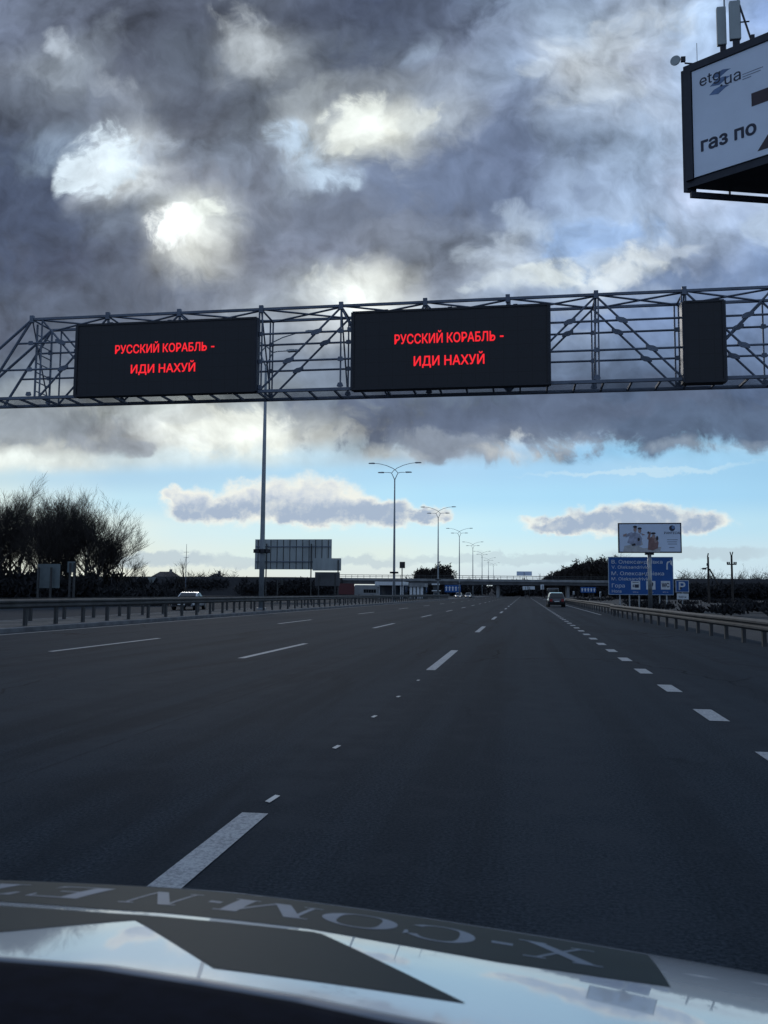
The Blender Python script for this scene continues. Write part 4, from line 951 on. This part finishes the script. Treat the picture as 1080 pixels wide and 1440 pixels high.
# brush that nobody could count
def brush(name, spots, size, seed, per=260, thin=.22):
    rg = random.Random(seed); mb = MB()
    for x, y, r, h in spots: leafless_mass(mb, rg, x, y, h * .45, r, r * .8, h * .62, per, size, thin)
    return tag(mb.build(name, M['brush']), kind='stuff')
rg = random.Random(9); sp = []
for k in range(46):
    Y = rg.uniform(73, 92); px = rg.uniform(-60, 230); p = at(px, 838, Y); sp.append((p.x, Y, rg.uniform(1.6, 2.8), rg.uniform(2.2, 3.7) if px < 165 else rg.uniform(1.3, 2.1)))
brush('undergrowth', sp, .55, 1, 330)
sp = []
for k in range(120):
    px = rg.uniform(-100, 480); Y = OY - 7 - rg.uniform(0, 9); p = at(px, 830, Y); sp.append((p.x, Y, rg.uniform(2.5, 5), rg.uniform(3.6, 6.2)))
for k in range(90):
    px = rg.uniform(865, 1180); Y = OY - 7 - rg.uniform(0, 9); p = at(px, 830, Y); sp.append((p.x, Y, rg.uniform(2.5, 5), rg.uniform(3.4, 5.6)))
brush('bank_undergrowth', sp, 1.3, 2, 120)
sp = []
for k in range(110):
    Y = 40 * (5.5 ** rg.random()); sp.append((rg.uniform(11, 20 + Y * .35), Y, rg.uniform(1., 2.4), rg.uniform(.3, .8)))
brush('roadside_undergrowth', sp, .45, 3, 150)
sp = []
for k in range(60):
    p = at(rg.uniform(560, 870), 830, 430); sp.append((p.x, 430 + rg.uniform(-10, 20), rg.uniform(5, 9), rg.uniform(5, 8.5)))
brush('far_wood', sp, 2.2, 4, 160)
mb = MB(); hx = [at(p, 830, 470).x for p in range(480, 960, 20)]
for x in hx: z = 4.6 + 1.2 * mnoise.noise((x * .05, 0, 3)); mb.v += [(x, 455, -.1), (x, 470, z), (x, 520, z), (x, 560, -.1)]
mb.f = [(i * 4 + k, i * 4 + k + 1, (i + 1) * 4 + k + 1, (i + 1) * 4 + k) for i in range(len(hx) - 1) for k in range(3)]
tag(mb.build('hill', M['bank'], smooth=True), kind='structure')
sp = []
for k in range(40):
    px = rg.choice((rg.uniform(188, 345), rg.uniform(278, 338))); p = at(px, 810, 300); sp.append((p.x, 300, rg.uniform(.6, 1.6), rg.uniform(7.5, 9.6)))
brush('thin_far_trees', sp, 1.8, 5, 60, .035)
sp = []
for k in range(70):
    px = rg.uniform(955, 1100); p = at(px, 810, 300); sp.append((p.x, 300, rg.uniform(.8, 2.2), rg.uniform(7., 10.5)))
brush('thin_far_scrub', sp, 1.8, 6, 70, .035)

# ------------------------------------------------------------------ utility poles, houses
def utility_pole(label, px, ptop, Y, cross):
    p = at(px, ptop, Y); root = thing('utility_pole', label, 'utility pole', (p.x, Y, 0), 'utility poles right of the motorway'); h = p.z; S = Y / F
    MB().tube([(0, 0, 0), (0, 0, h - 4 * S)], [.2, .15], 8).build('pole', M['bark'], root)
    if cross:
        MB().box(-6 * S, 6 * S, -.12, .12, h - 17.5 * S, h - 16 * S).build('crossarm', M['bark'], root)
        for x in (-5.5, -3.2, 3.2, 5.5): MB().tube([(x * S, 0, h - 16 * S), (x * S, 0, h - 13.5 * S)], .12, 6).build('insulator', M['frame'], root)
        for s in (-1, 1): MB().tube([(0, 0, h - 7 * S), (s * 1.8 * S, 0, h)], .08, 6).build('fork', M['bark'], root)
    else:
        MB().tube([(1.5 * S, 0, h - 20 * S), (12 * S, -.5, 3)], .13, 6).build('brace', M['bark'], root)
        MB().tube([(0, 0, h - 18 * S), (-9 * S, 0, h - 20 * S)], .06, 6).build('arm', M['bark'], root)
        MB().box(-7.5 * S, -2.6 * S, -.3, .3, h - 21 * S, h - 18.6 * S).build('equipment_box', M['frame'], root, bevel=.05)
        MB().tube([(-1.2 * S, -.2, h - 12.5 * S), (-1.2 * S, -.2, h - 16 * S)], .16, 8).build('insulator', M['frame'], root)
        MB().tube([(-.6 * S, 0, h - 4 * S), (.5 * S, 0, h + 1 * S)], .1, 6).build('fork', M['bark'], root)
utility_pole('leaning-braced utility pole with a box on its left', 995.5, 779, 150, False)
utility_pole('utility pole with a crossarm and forked top near the right edge', 1028.5, 776, 150, True)
p = at(262.5, 765, 160); root = thing('radio_mast', 'thin radio mast above the house roofs left of the nearest lamp pole', 'mast', (p.x, 160, 0))
MB().tube([(0, 0, 0), (0, 0, p.z)], [.12, .03], 6).build('pole', M['steel'], root)
for z in (.75, .85): MB().tube([(-.5, 0, p.z * z), (.5, 0, p.z * z)], .03, 6).build('crossbar', M['steel'], root)
def house(label, px, ptop, wpx, Y):
    p = at(px, ptop, Y); S = Y / F; w = wpx * S; h = p.z
    root = thing('house', label, 'house', (p.x, Y, 0), 'houses behind the approach bank'); e = h - 2.2
    MB().box(-w / 2, w / 2, 0, 8, 0, e).build('wall', M['housewall'], root)
    rf = MB(); rf.add([(-w / 2 - .5, -.5, e), (w / 2 + .5, -.5, e), (w / 2 + .5, 8.5, e), (-w / 2 - .5, 8.5, e), (-w / 2 + 1.5, 4, h), (w / 2 - 1.5, 4, h)], [(0, 1, 5, 4), (2, 3, 4, 5), (1, 2, 5), (3, 0, 4), (0, 3, 2, 1)]); ro = rf.build('roof', M['roofred'], root)
    MB().box(w * .2, w * .2 + .8, 3, 3.8, h - 1.2, h + .9).build('chimney', M['housewall'], ro)
for a in [('dark house roof with chimney at the right end of the bare grove', 228, 803.5, 32, 312), ('low dark house roof left of the nearest lamp pole', 299, 806, 18, 312)]: house(*a)

# ------------------------------------------------------------------ petrol station, bus, pumps
def petrol_station():
    Y = 215.; S = Y / F; xc = at(552, 838, Y).x
    root = thing('petrol_station', 'low petrol station with white canopy on columns left before the overpass', 'petrol station', (xc, Y, 0))
    def rx(px): return at(px, 820, Y).x - xc
    zt = at(550, 818, Y).z
    MB().box(rx(530), rx(570), -3, 6, zt - .9, zt).build('canopy_roof', M['canopy'], root)
    MB().box(rx(532), rx(568), 2, 7, 0, zt - .9).build('shop', M['shopglass'], root)
    for px in (534, 556, 567): MB().box(rx(px) - .35, rx(px) + .35, -2.6, -1.9, 0, zt - .9).build('column', M['canopy'], root)
    MB().box(rx(577), rx(598), -2, 6, zt - 1.2, zt - .35).build('side_roof', M['concrete'], root)
    for px in (579, 584, 589, 594): MB().box(rx(px) - .3, rx(px) + .3, -1.6, -1., 0, zt - 1.2).build('column', M['canopy'], root)
    MB().box(rx(578), rx(597), 3, 6, 0, zt - 1.2).build('shop', M['shopglass'], root)
petrol_station()
def kiosk(label, px0, px1, pt, Y, m):
    x0, x1 = at(px0, 830, Y).x, at(px1, 830, Y).x; z = at(px0, pt, Y).z; w = x1 - x0
    root = thing('kiosk', label, 'kiosk', ((x0 + x1) / 2, Y, 0), 'kiosks by the petrol station')
    MB().box(-w / 2, w / 2, 0, 3, 0, z * .9).build('wall', m, root); MB().box(-w / 2 - .3, w / 2 + .3, -.6, 3.2, z * .9, z).build('roof', M['canopy'], root)
    MB().box(-w * .3, w * .3, -.03, -.003, z * .35, z * .7).build('window', M['shopglass'], root)
kiosk('small white-roofed kiosk right of the petrol station columns', 609, 615, 820.5, 220, M['darkconc'])
kiosk('squat pale kiosk box below the white-roofed one', 609.5, 616, 830, 190, M['concrete'])
p = at(488, 838, 190)
root = thing('red_hoarding', 'dark red hoarding panel left of the parked bus', 'hoarding', (p.x, 190, 0)); MB().box(-1.9, 1.6, 0, .1, .9, 3.3).build('panel', M['redsoil'], root)
for x in (-1.5, 1.2): MB().box(x, x + .1, .105, .2, 0, 3.2).build('post', M['railm'], root)
def bus():
    Y = 180.; S = Y / F; xc = at(514.5, 838, Y).x
    root = thing('bus', 'pale grey bus parked left of the petrol station', 'bus', (xc, Y, 0)); w = 33 * S
    MB().box(-w / 2, w / 2, 0, 2.4, .4, 2.9).build('body', M['concrete'], root, bevel=.15)
    for i in range(5): x = -w * .1 + i * w * .11; MB().box(x, x + w * .1, -.02, -.003, 1.3, 2.0).build('window', M['glass'], root)
    for x in (-w * .3, w * .3):
        MB().prism(circle(0, 0, .45, 16), (x, -.04, .45), AX, AZ, AY, .28).build('wheel', M['rubber'], root)
    MB().box(w / 2 - .05, w / 2 + .02, .2, 2.2, 1.2, 2.5).build('windscreen', M['glass'], root)
bus()

# ------------------------------------------------------------------ cars
def car(name, label, loc, rz, L=4.3, W=1.76, Hh=1.5, paint='darkcar', kind='hatch', lit=False, group=None, cat='car'):
    root = thing(name, label, cat, loc, group, rz)           # local +y is forward
    hl, hw = L / 2, W / 2; sill = .22; belt = Hh * .60
    # lower body: sections along y
    sec = [(-hl, .45, belt - .12, .80), (-hl + .12, .28, belt - .02, .94), (-hl + .7, sill, belt, 1.), (0, sill, belt - .01, 1.), (hl - 1.2, sill, belt - .05, 1.), (hl - .45, .25, belt - .16, .95), (hl - .1, .3, belt - .26, .88), (hl, .42, belt - .34, .78)]
    if kind == 'sedan': sec[0] = (-hl, .45, belt - .1, .8)
    mb = MB(); n = 10
    for y, z0, z1, k in sec:
        w = hw * k; zm = (z0 + z1) / 2
        mb.v += [(-w * .86, y, z0), (-w, y, z0 + .12), (-w, y, zm + .1), (-w * .97, y, z1 - .07), (-w * .86, y, z1), (w * .86, y, z1), (w * .97, y, z1 - .07), (w, y, zm + .1), (w, y, z0 + .12), (w * .86, y, z0)]
    for i in range(len(sec) - 1):
        for k in range(n): mb.f.append((i * n + k, i * n + (k + 1) % n, (i + 1) * n + (k + 1) % n, (i + 1) * n + k))
    mb.f += [tuple(range(n)), tuple((len(sec) - 1) * n + k for k in range(n - 1, -1, -1))]
    body = mb.build('body', M[paint], root, smooth=True)
    # cabin
    if kind == 'sedan': cab = [(-hl + .75, belt - .02), (-hl + 1.45, Hh), (hl - 2.0, Hh), (hl - 1.15, belt - .06)]
    else: cab = [(-hl + .08, belt - .03), (-hl + .42, Hh - .04), (hl - 2.05, Hh), (hl - 1.1, belt - .05)]
    (ya, za), (yb, zb), (yc, zc), (yd, zd) = cab; wb, wt = hw * .93, hw * .72; ym = (yb + yc) / 2
    g = MB(); g.add([(-wb, ya, za), (wb, ya, za), (wt, yb, zb), (-wt, yb, zb), (-wt, ym, zb + .05), (wt, ym, zb + .05), (-wt, yc, zc), (wt, yc, zc), (-wb, yd, zd), (wb, yd, zd)],
          [(0, 1, 2, 3), (3, 2, 5, 4), (4, 5, 7, 6), (6, 7, 9, 8), (0, 3, 4, 6, 8), (1, 9, 7, 5, 2)])
    g.build('cabin', M[paint], root, bevel=.05)
    def pane(nm, a, b, c, d, nrm):
        a, b, c, d = (Vector(v) for v in (a, b, c, d)); mid = (a + b + c + d) / 4; nrm = Vector(nrm).normalized() * .02
        pts = [mid + (v - mid) * .86 + nrm for v in (a, b, c, d)]; MB().add(pts, [(0, 1, 2, 3)]).build(nm, M['glass'], root)
    pane('rear_window', (-wb, ya, za + .05), (wb, ya, za + .05), (wt, yb, zb), (-wt, yb, zb), (0, -(zb - za), -(ya - yb)))
    pane('windscreen', (-wb, yd, zd), (wb, yd, zd), (wt, yc, zc), (-wt, yc, zc), (0, zc - zd, yd - yc))
    for s in (-1, 1):
        nr = (s * (zb - za), 0, wb - wt)
        pane('side_window', (s * wb, ya + .25, za), (s * wb, -.1, belt - .03), (s * wt, -.15, zb + .02), (s * wt, yb + .05, zb), nr)
        pane('side_window', (s * wb, -.05, belt - .03), (s * wb, yd - .12, zd), (s * wt, yc, zc), (s * wt, -.1, zb + .02), nr)
        MB().box(s * hw * .98 - .1 * (s < 0), s * hw * .98 + .1 * (s > 0), yd - .35, yd - .2, belt + .02, belt + .16).build('mirror', M[paint], root, bevel=.03)
        tl = MB().box(s * hw * .66 - .14, s * hw * .66 + .14, -hl - .03, -hl + .1, belt - .32, belt - .06).build('tail_light', M['taillight'], root)
        hd = MB().box(s * hw * .62 - .17, s * hw * .62 + .17, hl - .12, hl + .02, belt - .46, belt - .32).build('headlight', M['headlight' if lit else 'lens'], root)
        for y in (-hl + .82, hl - .86):
            w = thing_part('wheel', root); 
            MB().prism(circle(0, 0, .32, 20), (s * (hw - .2), y, .32), AY, AZ, AX * s, .21).build('tyre', M['rubber'], w)
            MB().prism(circle(0, 0, .2, 14), (s * (hw + .012), y, .32), AY, AZ, AX * s, .012).build('rim', M['rim'], w)
    MB().box(-hw * .8, hw * .8, -hl - .06, -hl + .05, .32, .52).build('rear_bumper', M['rubber'], root, bevel=.03)
    MB().box(-hw * .8, hw * .8, hl - .05, hl + .06, .3, .48).build('front_bumper', M['rubber'], root, bevel=.03)
    MB().box(-.26, .26, -hl - .08, -hl - .062, .54, .65).build('licence_plate', M['plate'], root)
    MB().box(-.26, .26, hl + .062, hl + .08, .36, .46).build('licence_plate', M['plate'], root)
    return root
def thing_part(name, parent):
    o = bpy.data.objects.new(name, None); C.objects.link(o); o.parent = parent; o.empty_display_size = .1; return o
p = at(782, 852.5, 94); car('hatchback_car', 'small dark hatchback driving away in the right-hand lane', (p.x, 95.5, 0), .03, paint='darkcar')
p = at(259, 838, 64); car('white_car', 'white sedan half hidden behind the median guard rail', (p.x + 1.2, 62, 0), pi + .12, 4.3, 1.72, 1.24, 'whitecar', 'sedan', group='cars on the opposite carriageway')
for px, Y, lab in [(645, 250, 'far car with lit headlights under the overpass, left one'), (658.5, 262, 'far car with lit headlights under the overpass, right one')]:
    p = at(px, 836, Y); car('oncoming_car', lab, (p.x, Y, 0), pi, 4.4, 1.8, 1.5, 'silvercar', 'sedan', True, 'cars on the opposite carriageway')
def van():
    p = at(778, 838, 160); root = thing('van', 'dark boxy van ahead of the small dark hatchback', 'van', (p.x, 160, 0))
    MB().box(-1., 1., 0, 5, .35, 2.4).build('body', M['darkcar'], root, bevel=.15)
    MB().box(-.9, .8, -.02, -.003, 1.4, 2.1).build('rear_window', M['glass'], root)
    for s in (-1, 1):
        MB().box(s * .88 - .08, s * .88 + .08, -.03, -.002, .8, 1.2).build('tail_light', M['taillight'], root)
        for y in (.9, 4.1): MB().prism(circle(0, 0, .34, 16), (s * .78, y, .34), AY, AZ, AX * s, .22).build('wheel', M['rubber'], root)
van()

# ------------------------------------------------------------------ the car we sit in: bonnet, film lettering, dashboard
HC = -.4716; HK, HE, HCR, HS, HT = 0., 2., .06, 1.0012, .03
HV = [.3, .5, .7, .95, 1.2, 1.4, 1.5, 1.56, 1.6, 1.64]; HH = [.318, .335, .36, .395, .435, .48, .515, .56, .65, .8]
def drop(v):
    v /= HS
    if v <= HV[0]: return HH[0] * HS
    for i in range(len(HV) - 1):
        if v <= HV[i + 1]:
            # monotone smooth interpolation
            t = (v - HV[i]) / (HV[i + 1] - HV[i]); h = HV[i + 1] - HV[i]
            sl = lambda j: (HH[min(j + 1, len(HH) - 1)] - HH[max(j - 1, 0)]) / (HV[min(j + 1, len(HV) - 1)] - HV[max(j - 1, 0)])
            a, b = sl(i) * h, sl(i + 1) * h
            return HS * ((2 * t ** 3 - 3 * t ** 2 + 1) * HH[i] + (t ** 3 - 2 * t ** 2 + t) * a + (-2 * t ** 3 + 3 * t ** 2) * HH[i + 1] + (t ** 3 - t ** 2) * b)
    return HS * HH[-1] + (v - HV[-1]) * 4
def hood_z(u, v): return CAMZ - (drop(v + HK * abs(u) ** HE) + HCR * abs(u) ** 1.5 + HT * u)
def hood_hit(px, py):
    """point of the bonnet surface seen along a ray, as (u, v)"""
    d = ray(px, py); best = None; t = .3
    while t < 2.2:
        P = EYE + d * (t / d.y); u = P.x - HC
        if abs(u) < 1.3 and P.z < hood_z(u, P.y): return u, P.y
        t += .002
    return None
def own_car():
    root = thing('own_car', 'white car bonnet with dark film stripes and pale lettering along the bottom', 'car', (HC, 0, 0))
    HWID = .90
    mb = MB(); nu, nv = 80, 90
    vmax = lambda u: HS * HV[-1] - HK * abs(u) ** HE
    for j in range(nv + 1):
        for i in range(nu + 1):
            u = HWID * (2 * i / nu - 1); v = .35 + (vmax(u) - .35) * j / nv; mb.v.append((u, v, hood_z(u, v)))
    for j in range(nv):
        for i in range(nu): a = j * (nu + 1) + i; mb.f.append((a, a + 1, a + nu + 2, a + nu + 1))
    hood = mb.build('hood', M['hood'], root, smooth=True)
    # wings beyond the shut line
    for s in (-1, 1):
        w = MB(); uu = [HWID + .006, .94, .98, 1.005, 1.015, 1.015]; dz = [0, .004, .03, .09, .2, .62]
        for j in range(31):
            v = .2 + (vmax(HWID) - .2 - .03) * j / 30
            for k in range(6): w.v.append((s * uu[k], v - .15 * (k / 5) ** 2 * (j / 30) ** 6, hood_z(s * HWID, v) - dz[k]))
        for j in range(30):
            for k in range(5): w.f.append((j * 6 + k, j * 6 + k + 1, (j + 1) * 6 + k + 1, (j + 1) * 6 + k))
        w.build('wing', M['hood'], root, smooth=True)
        wh = thing_part('wheel', root)
        MB().prism(circle(0, 0, .33, 24), (s * .79, .95, .33), AY, AZ, AX * s, .2).build('tyre', M['rubber'], wh); MB().prism(circle(0, 0, .2, 18), (s * .995, .95, .33), AY, AZ, AX * s, .01).build('rim', M['rim'], wh)
    bp = MB(); n = 24
    for i in range(n + 1):
        u = .98 * (2 * i / n - 1); v = vmax(min(.9, abs(u)) * 1.) ; bp.v += [(u, v - .03, .62), (u, v + .06, .5), (u, v + .06, .28), (u, v - .02, .2)]
    for i in range(n):
        for k in range(3): bp.f.append((i * 4 + k, i * 4 + k + 1, (i + 1) * 4 + k + 1, (i + 1) * 4 + k))
    bp.build('front_bumper', M['hood'], root, smooth=True)
    # --- film pieces: outlines found on the bonnet, then draped
    def drape(name, polys, m, off, dens=.03):
        bm = bmesh.new()
        for pl in polys:
            pts = []
            for a, b in zip(pl, pl[1:] + pl[:1]):
                k = max(1, int(math.hypot(b[0] - a[0], b[1] - a[1]) / dens)); pts += [(a[0] + (b[0] - a[0]) * i / k, a[1] + (b[1] - a[1]) * i / k) for i in range(k)]
            us = [p[0] for p in pts]; vs_ = [p[1] for p in pts]
            f = bm.faces.new([bm.verts.new((u, v, 0)) for u, v in pts])
        us = [v.co.x for v in bm.verts]; vv = [v.co.y for v in bm.verts]
        for ax, lo, hi in ((0, min(us), max(us)), (1, min(vv), max(vv))):
            c = lo + dens
            while c < hi:
                co = Vector((c, 0, 0)) if ax == 0 else Vector((0, c, 0)); no = Vector((1, 0, 0)) if ax == 0 else Vector((0, 1, 0))
                bmesh.ops.bisect_plane(bm, geom=bm.verts[:] + bm.edges[:] + bm.faces[:], plane_co=co, plane_no=no, dist=1e-6); c += dens
        for v in bm.verts:
            u, w = v.co.x, v.co.y; e = .004
            nrm = Vector((-(hood_z(u + e, w) - hood_z(u - e, w)) / (2 * e), -(hood_z(u, w + e) - hood_z(u, w - e)) / (2 * e), 1)).normalized()
            v.co = Vector((u, w, hood_z(u, w))) + nrm * off
        bmesh.ops.recalc_face_normals(bm, faces=bm.faces)
        me = bpy.data.meshes.new(name); bm.to_mesh(me); bm.free(); me.materials.append(m)
        for p in me.polygons: p.use_smooth = True
        o = bpy.data.objects.new(name, me); C.objects.link(o); o.parent = hood; return o
    hit = lambda pts: [hood_hit(*p) for p in pts]
    lower = [(0, 1268.5), (140, 1278.5), (280, 1289), (432, 1306), (540, 1325), (700, 1353), (850, 1375.5), (943, 1388.5)]
    low = [h for h in hit(lower) if h]
    # band: constant distance behind the rolled front edge
    def veff(u, v): return v + HK * abs(u) ** HE
    e0 = low[-1]; vf = HS * 1.43
    uR = hood_hit(915, 1348); uR = uR[0] if uR else e0[0] - .06
    front = [(u, vf - .02 - HK * abs(u) ** HE) for u in [uR + (-.92 - uR) * i / 20 for i in range(21)]]
    lowl = [(-.90, low[0][1] + (low[0][1] - low[1][1]) / (low[0][0] - low[1][0]) * (-.90 - low[0][0]))] + low if low[0][0] > -.9 else low
    front = [p for p in front if p[0] > -.90] + [(-.90, vf - .02 - HK * .9 ** HE)]
    drape('film_band', [lowl + front], M['decal'], .0006)
    A = hit([(0, 1274), (140, 1284), (280, 1294.5), (440, 1311), (452, 1314), (655, 1412), (480, 1386), (300, 1362.5), (190, 1294.5), (0, 1311.5)])
    if A[0][0] > -.9: A = [(-.9, A[0][1] + .01)] + A + [(-.9, A[-1][1] - .02)]
    drape('film_chevron', [A], M['decal'], .0006)
    # --- lettering, upside down as seen from inside
    K, T = .115, .03          # thick and thin strokes (unit height letters)
    def serif(x, y, w, up): return [(x - w, y), (x + w, y), (x + w, y + .05 * up), (x - w, y + .05 * up)]
    def para(x0, x1, w, y0=0., y1=1.): return [(x0 - w / 2, y0), (x0 + w / 2, y0), (x1 + w / 2, y1), (x1 - w / 2, y1)]
    def ring(cx, a0, a1, n=30, W=.46, wmax=.2, wmin=.045):
        ps = []
        for i in range(n):
            qs = []
            for j in (0, 1):
                a = a0 + (a1 - a0) * (i + j) / n; th = wmin + (wmax - wmin) * abs(cos(a)) ** 1.3
                qs.append(((cx + W * cos(a), .5 + .51 * sin(a)), (cx + (W - th) * cos(a), .5 + (.51 - wmin * 1.1) * sin(a))))
            ps.append([qs[0][0], qs[1][0], qs[1][1], qs[0][1]])
        return ps
    G = {
        'X': (.86, [para(.74, .12, .21), para(.14, .72, .06), serif(.13, 0, .14, 1), serif(.74, 0, .17, 1), serif(.13, 1, .17, -1), serif(.73, 1, .13, -1)]),
        'C': (.9, ring(.48, .62, 2 * pi - .62, 30) + [[(.86, .62), (.90, .62), (.90, .88), (.84, .78)]]),
        'O': (.96, ring(.48, 0, 2 * pi, 40)),
        'M': (1.12, [para(.12, .16, .06), para(.52, .17, .2, 0, 1), para(.56, .92, .06, 0, 1), para(.96, .92, .2), serif(.12, 0, .12, 1), serif(.96, 0, .16, 1), serif(.10, 1, .1, -1), serif(1.0, 1, .1, -1)]),
        'N': (.92, [para(.13, .13, .05), para(.76, .17, .2), para(.8, .8, .05), serif(.13, 0, .12, 1), serif(.8, 1, .12, -1), serif(.1, 1, .1, -1)]),
        'E': (.72, [para(.2, .2, .19), [(.1, 0), (.68, 0), (.68, .06), (.1, .06)], [(.1, .94), (.66, .94), (.66, 1), (.1, 1)], [(.2, .48), (.5, .48), (.5, .54), (.2, .54)], [(.64, 0), (.68, 0), (.68, .26), (.6, .06)], [(.62, .94), (.66, 1), (.66, .76), (.62, .8)]]),
        'T': (.76, [para(.38, .38, .19), [(.02, .94), (.74, .94), (.74, 1), (.02, 1)], [(.02, .74), (.06, .74), (.1, .94), (.02, .94)], [(.7, .74), (.74, .74), (.74, .94), (.66, .94)], serif(.38, 0, .17, 1)]),
        '-': (.4, [[(.03, .42), (.37, .42), (.37, .55), (.03, .55)]]),
    }
    # reading runs from the right of the view (u large) towards the left; letter tops point at the driver
    spans = [('X', 843, 735), ('-', 723, 686), ('C', 667, 564), ('O', 553, 442), ('M', 434, 300), ('-', 297, 276), ('N', 250, 172), ('E', 128, 38), ('T', 28, -60)]
    top_mid = hood_hit(370, 1289.5); bot_mid = hood_hit(400, 1272)
    def band_v(u, t):         # t = 0 at the letter foot (front), 1 at the head (towards the driver)
        lo = None
        for a, b in zip(low[:-1], low[1:]):
            if min(a[0], b[0]) <= u <= max(a[0], b[0]): lo = a[1] + (b[1] - a[1]) * (u - a[0]) / (b[0] - a[0])
        if lo is None: lo = low[0][1] if u < low[0][0] else low[-1][1]
        fr = vf - .02 - HK * abs(u) ** HE
        return fr - .075 - (fr - lo - .13) * t - .0
    for ch, pa, pb in spans:
        yb = lambda px: 1262 + .00016 * (px - 60) ** 2 * .9 + 10
        W_, polys = G[ch]
        def mid_u(px):
            y = 1262
            for a, b in zip(lower[:-1], lower[1:]):
                if a[0] <= px <= b[0]: y = a[1] + (b[1] - a[1]) * (px - a[0]) / (b[0] - a[0])
            h = hood_hit(max(px, 0), y - 14); return h[0] if px >= 0 else h[0] + px / F * 1.5
        ua, ub = mid_u(pa), mid_u(pb)
        out = []
        for pl in polys:
            q = []
            for x, y in pl:
                u = ua + (ub - ua) * x / W_; q.append((max(u, -.89), band_v(max(u, -.89), y)))
            out.append(q)
        drape('film_letter', out, M['letter'], .0011, .02)
    # wipers' cowl and dashboard edge, nearer than the bonnet
    ed = [(-500, 1300), (-250, 1316), (0, 1334), (140, 1345), (280, 1366), (420, 1389), (540, 1414), (680, 1441), (900, 1490), (1150, 1560), (1350, 1640)]
    ZD = 1.07; e1 = [atz(px, py, ZD) for px, py in ed]
    db = MB(); n = len(e1)
    prof = [(0, 0, -.02), (0, -.012, -.004), (0, -.03, 0), (0, -.12, .004), (0, -.30, .015), (0, -.42, -.05), (0, -.46, -.3)]
    for P in e1:
        for _, dy, dz in prof: db.v.append((P.x - HC, P.y + dy, P.z + dz))
    m_ = len(prof)
    for i in range(n - 1):
        for k in range(m_ - 1): db.f.append((i * m_ + k, i * m_ + k + 1, (i + 1) * m_ + k + 1, (i + 1) * m_ + k))
    db.build('dashboard', M['dash'], root, smooth=True)
    cw = MB()
    for P in e1:
        for dy, dz in ((.0, -.021), (.012, -.012), (.024, -.016), (.03, -.05)): cw.v.append((P.x - HC, P.y + dy, P.z + dz))
    for i in range(n - 1):
        for k in range(3): cw.f.append((i * 4 + k, i * 4 + k + 1, (i + 1) * 4 + k + 1, (i + 1) * 4 + k))
    cw.build('screen_trim', M['trim'], root, smooth=True)
own_car()
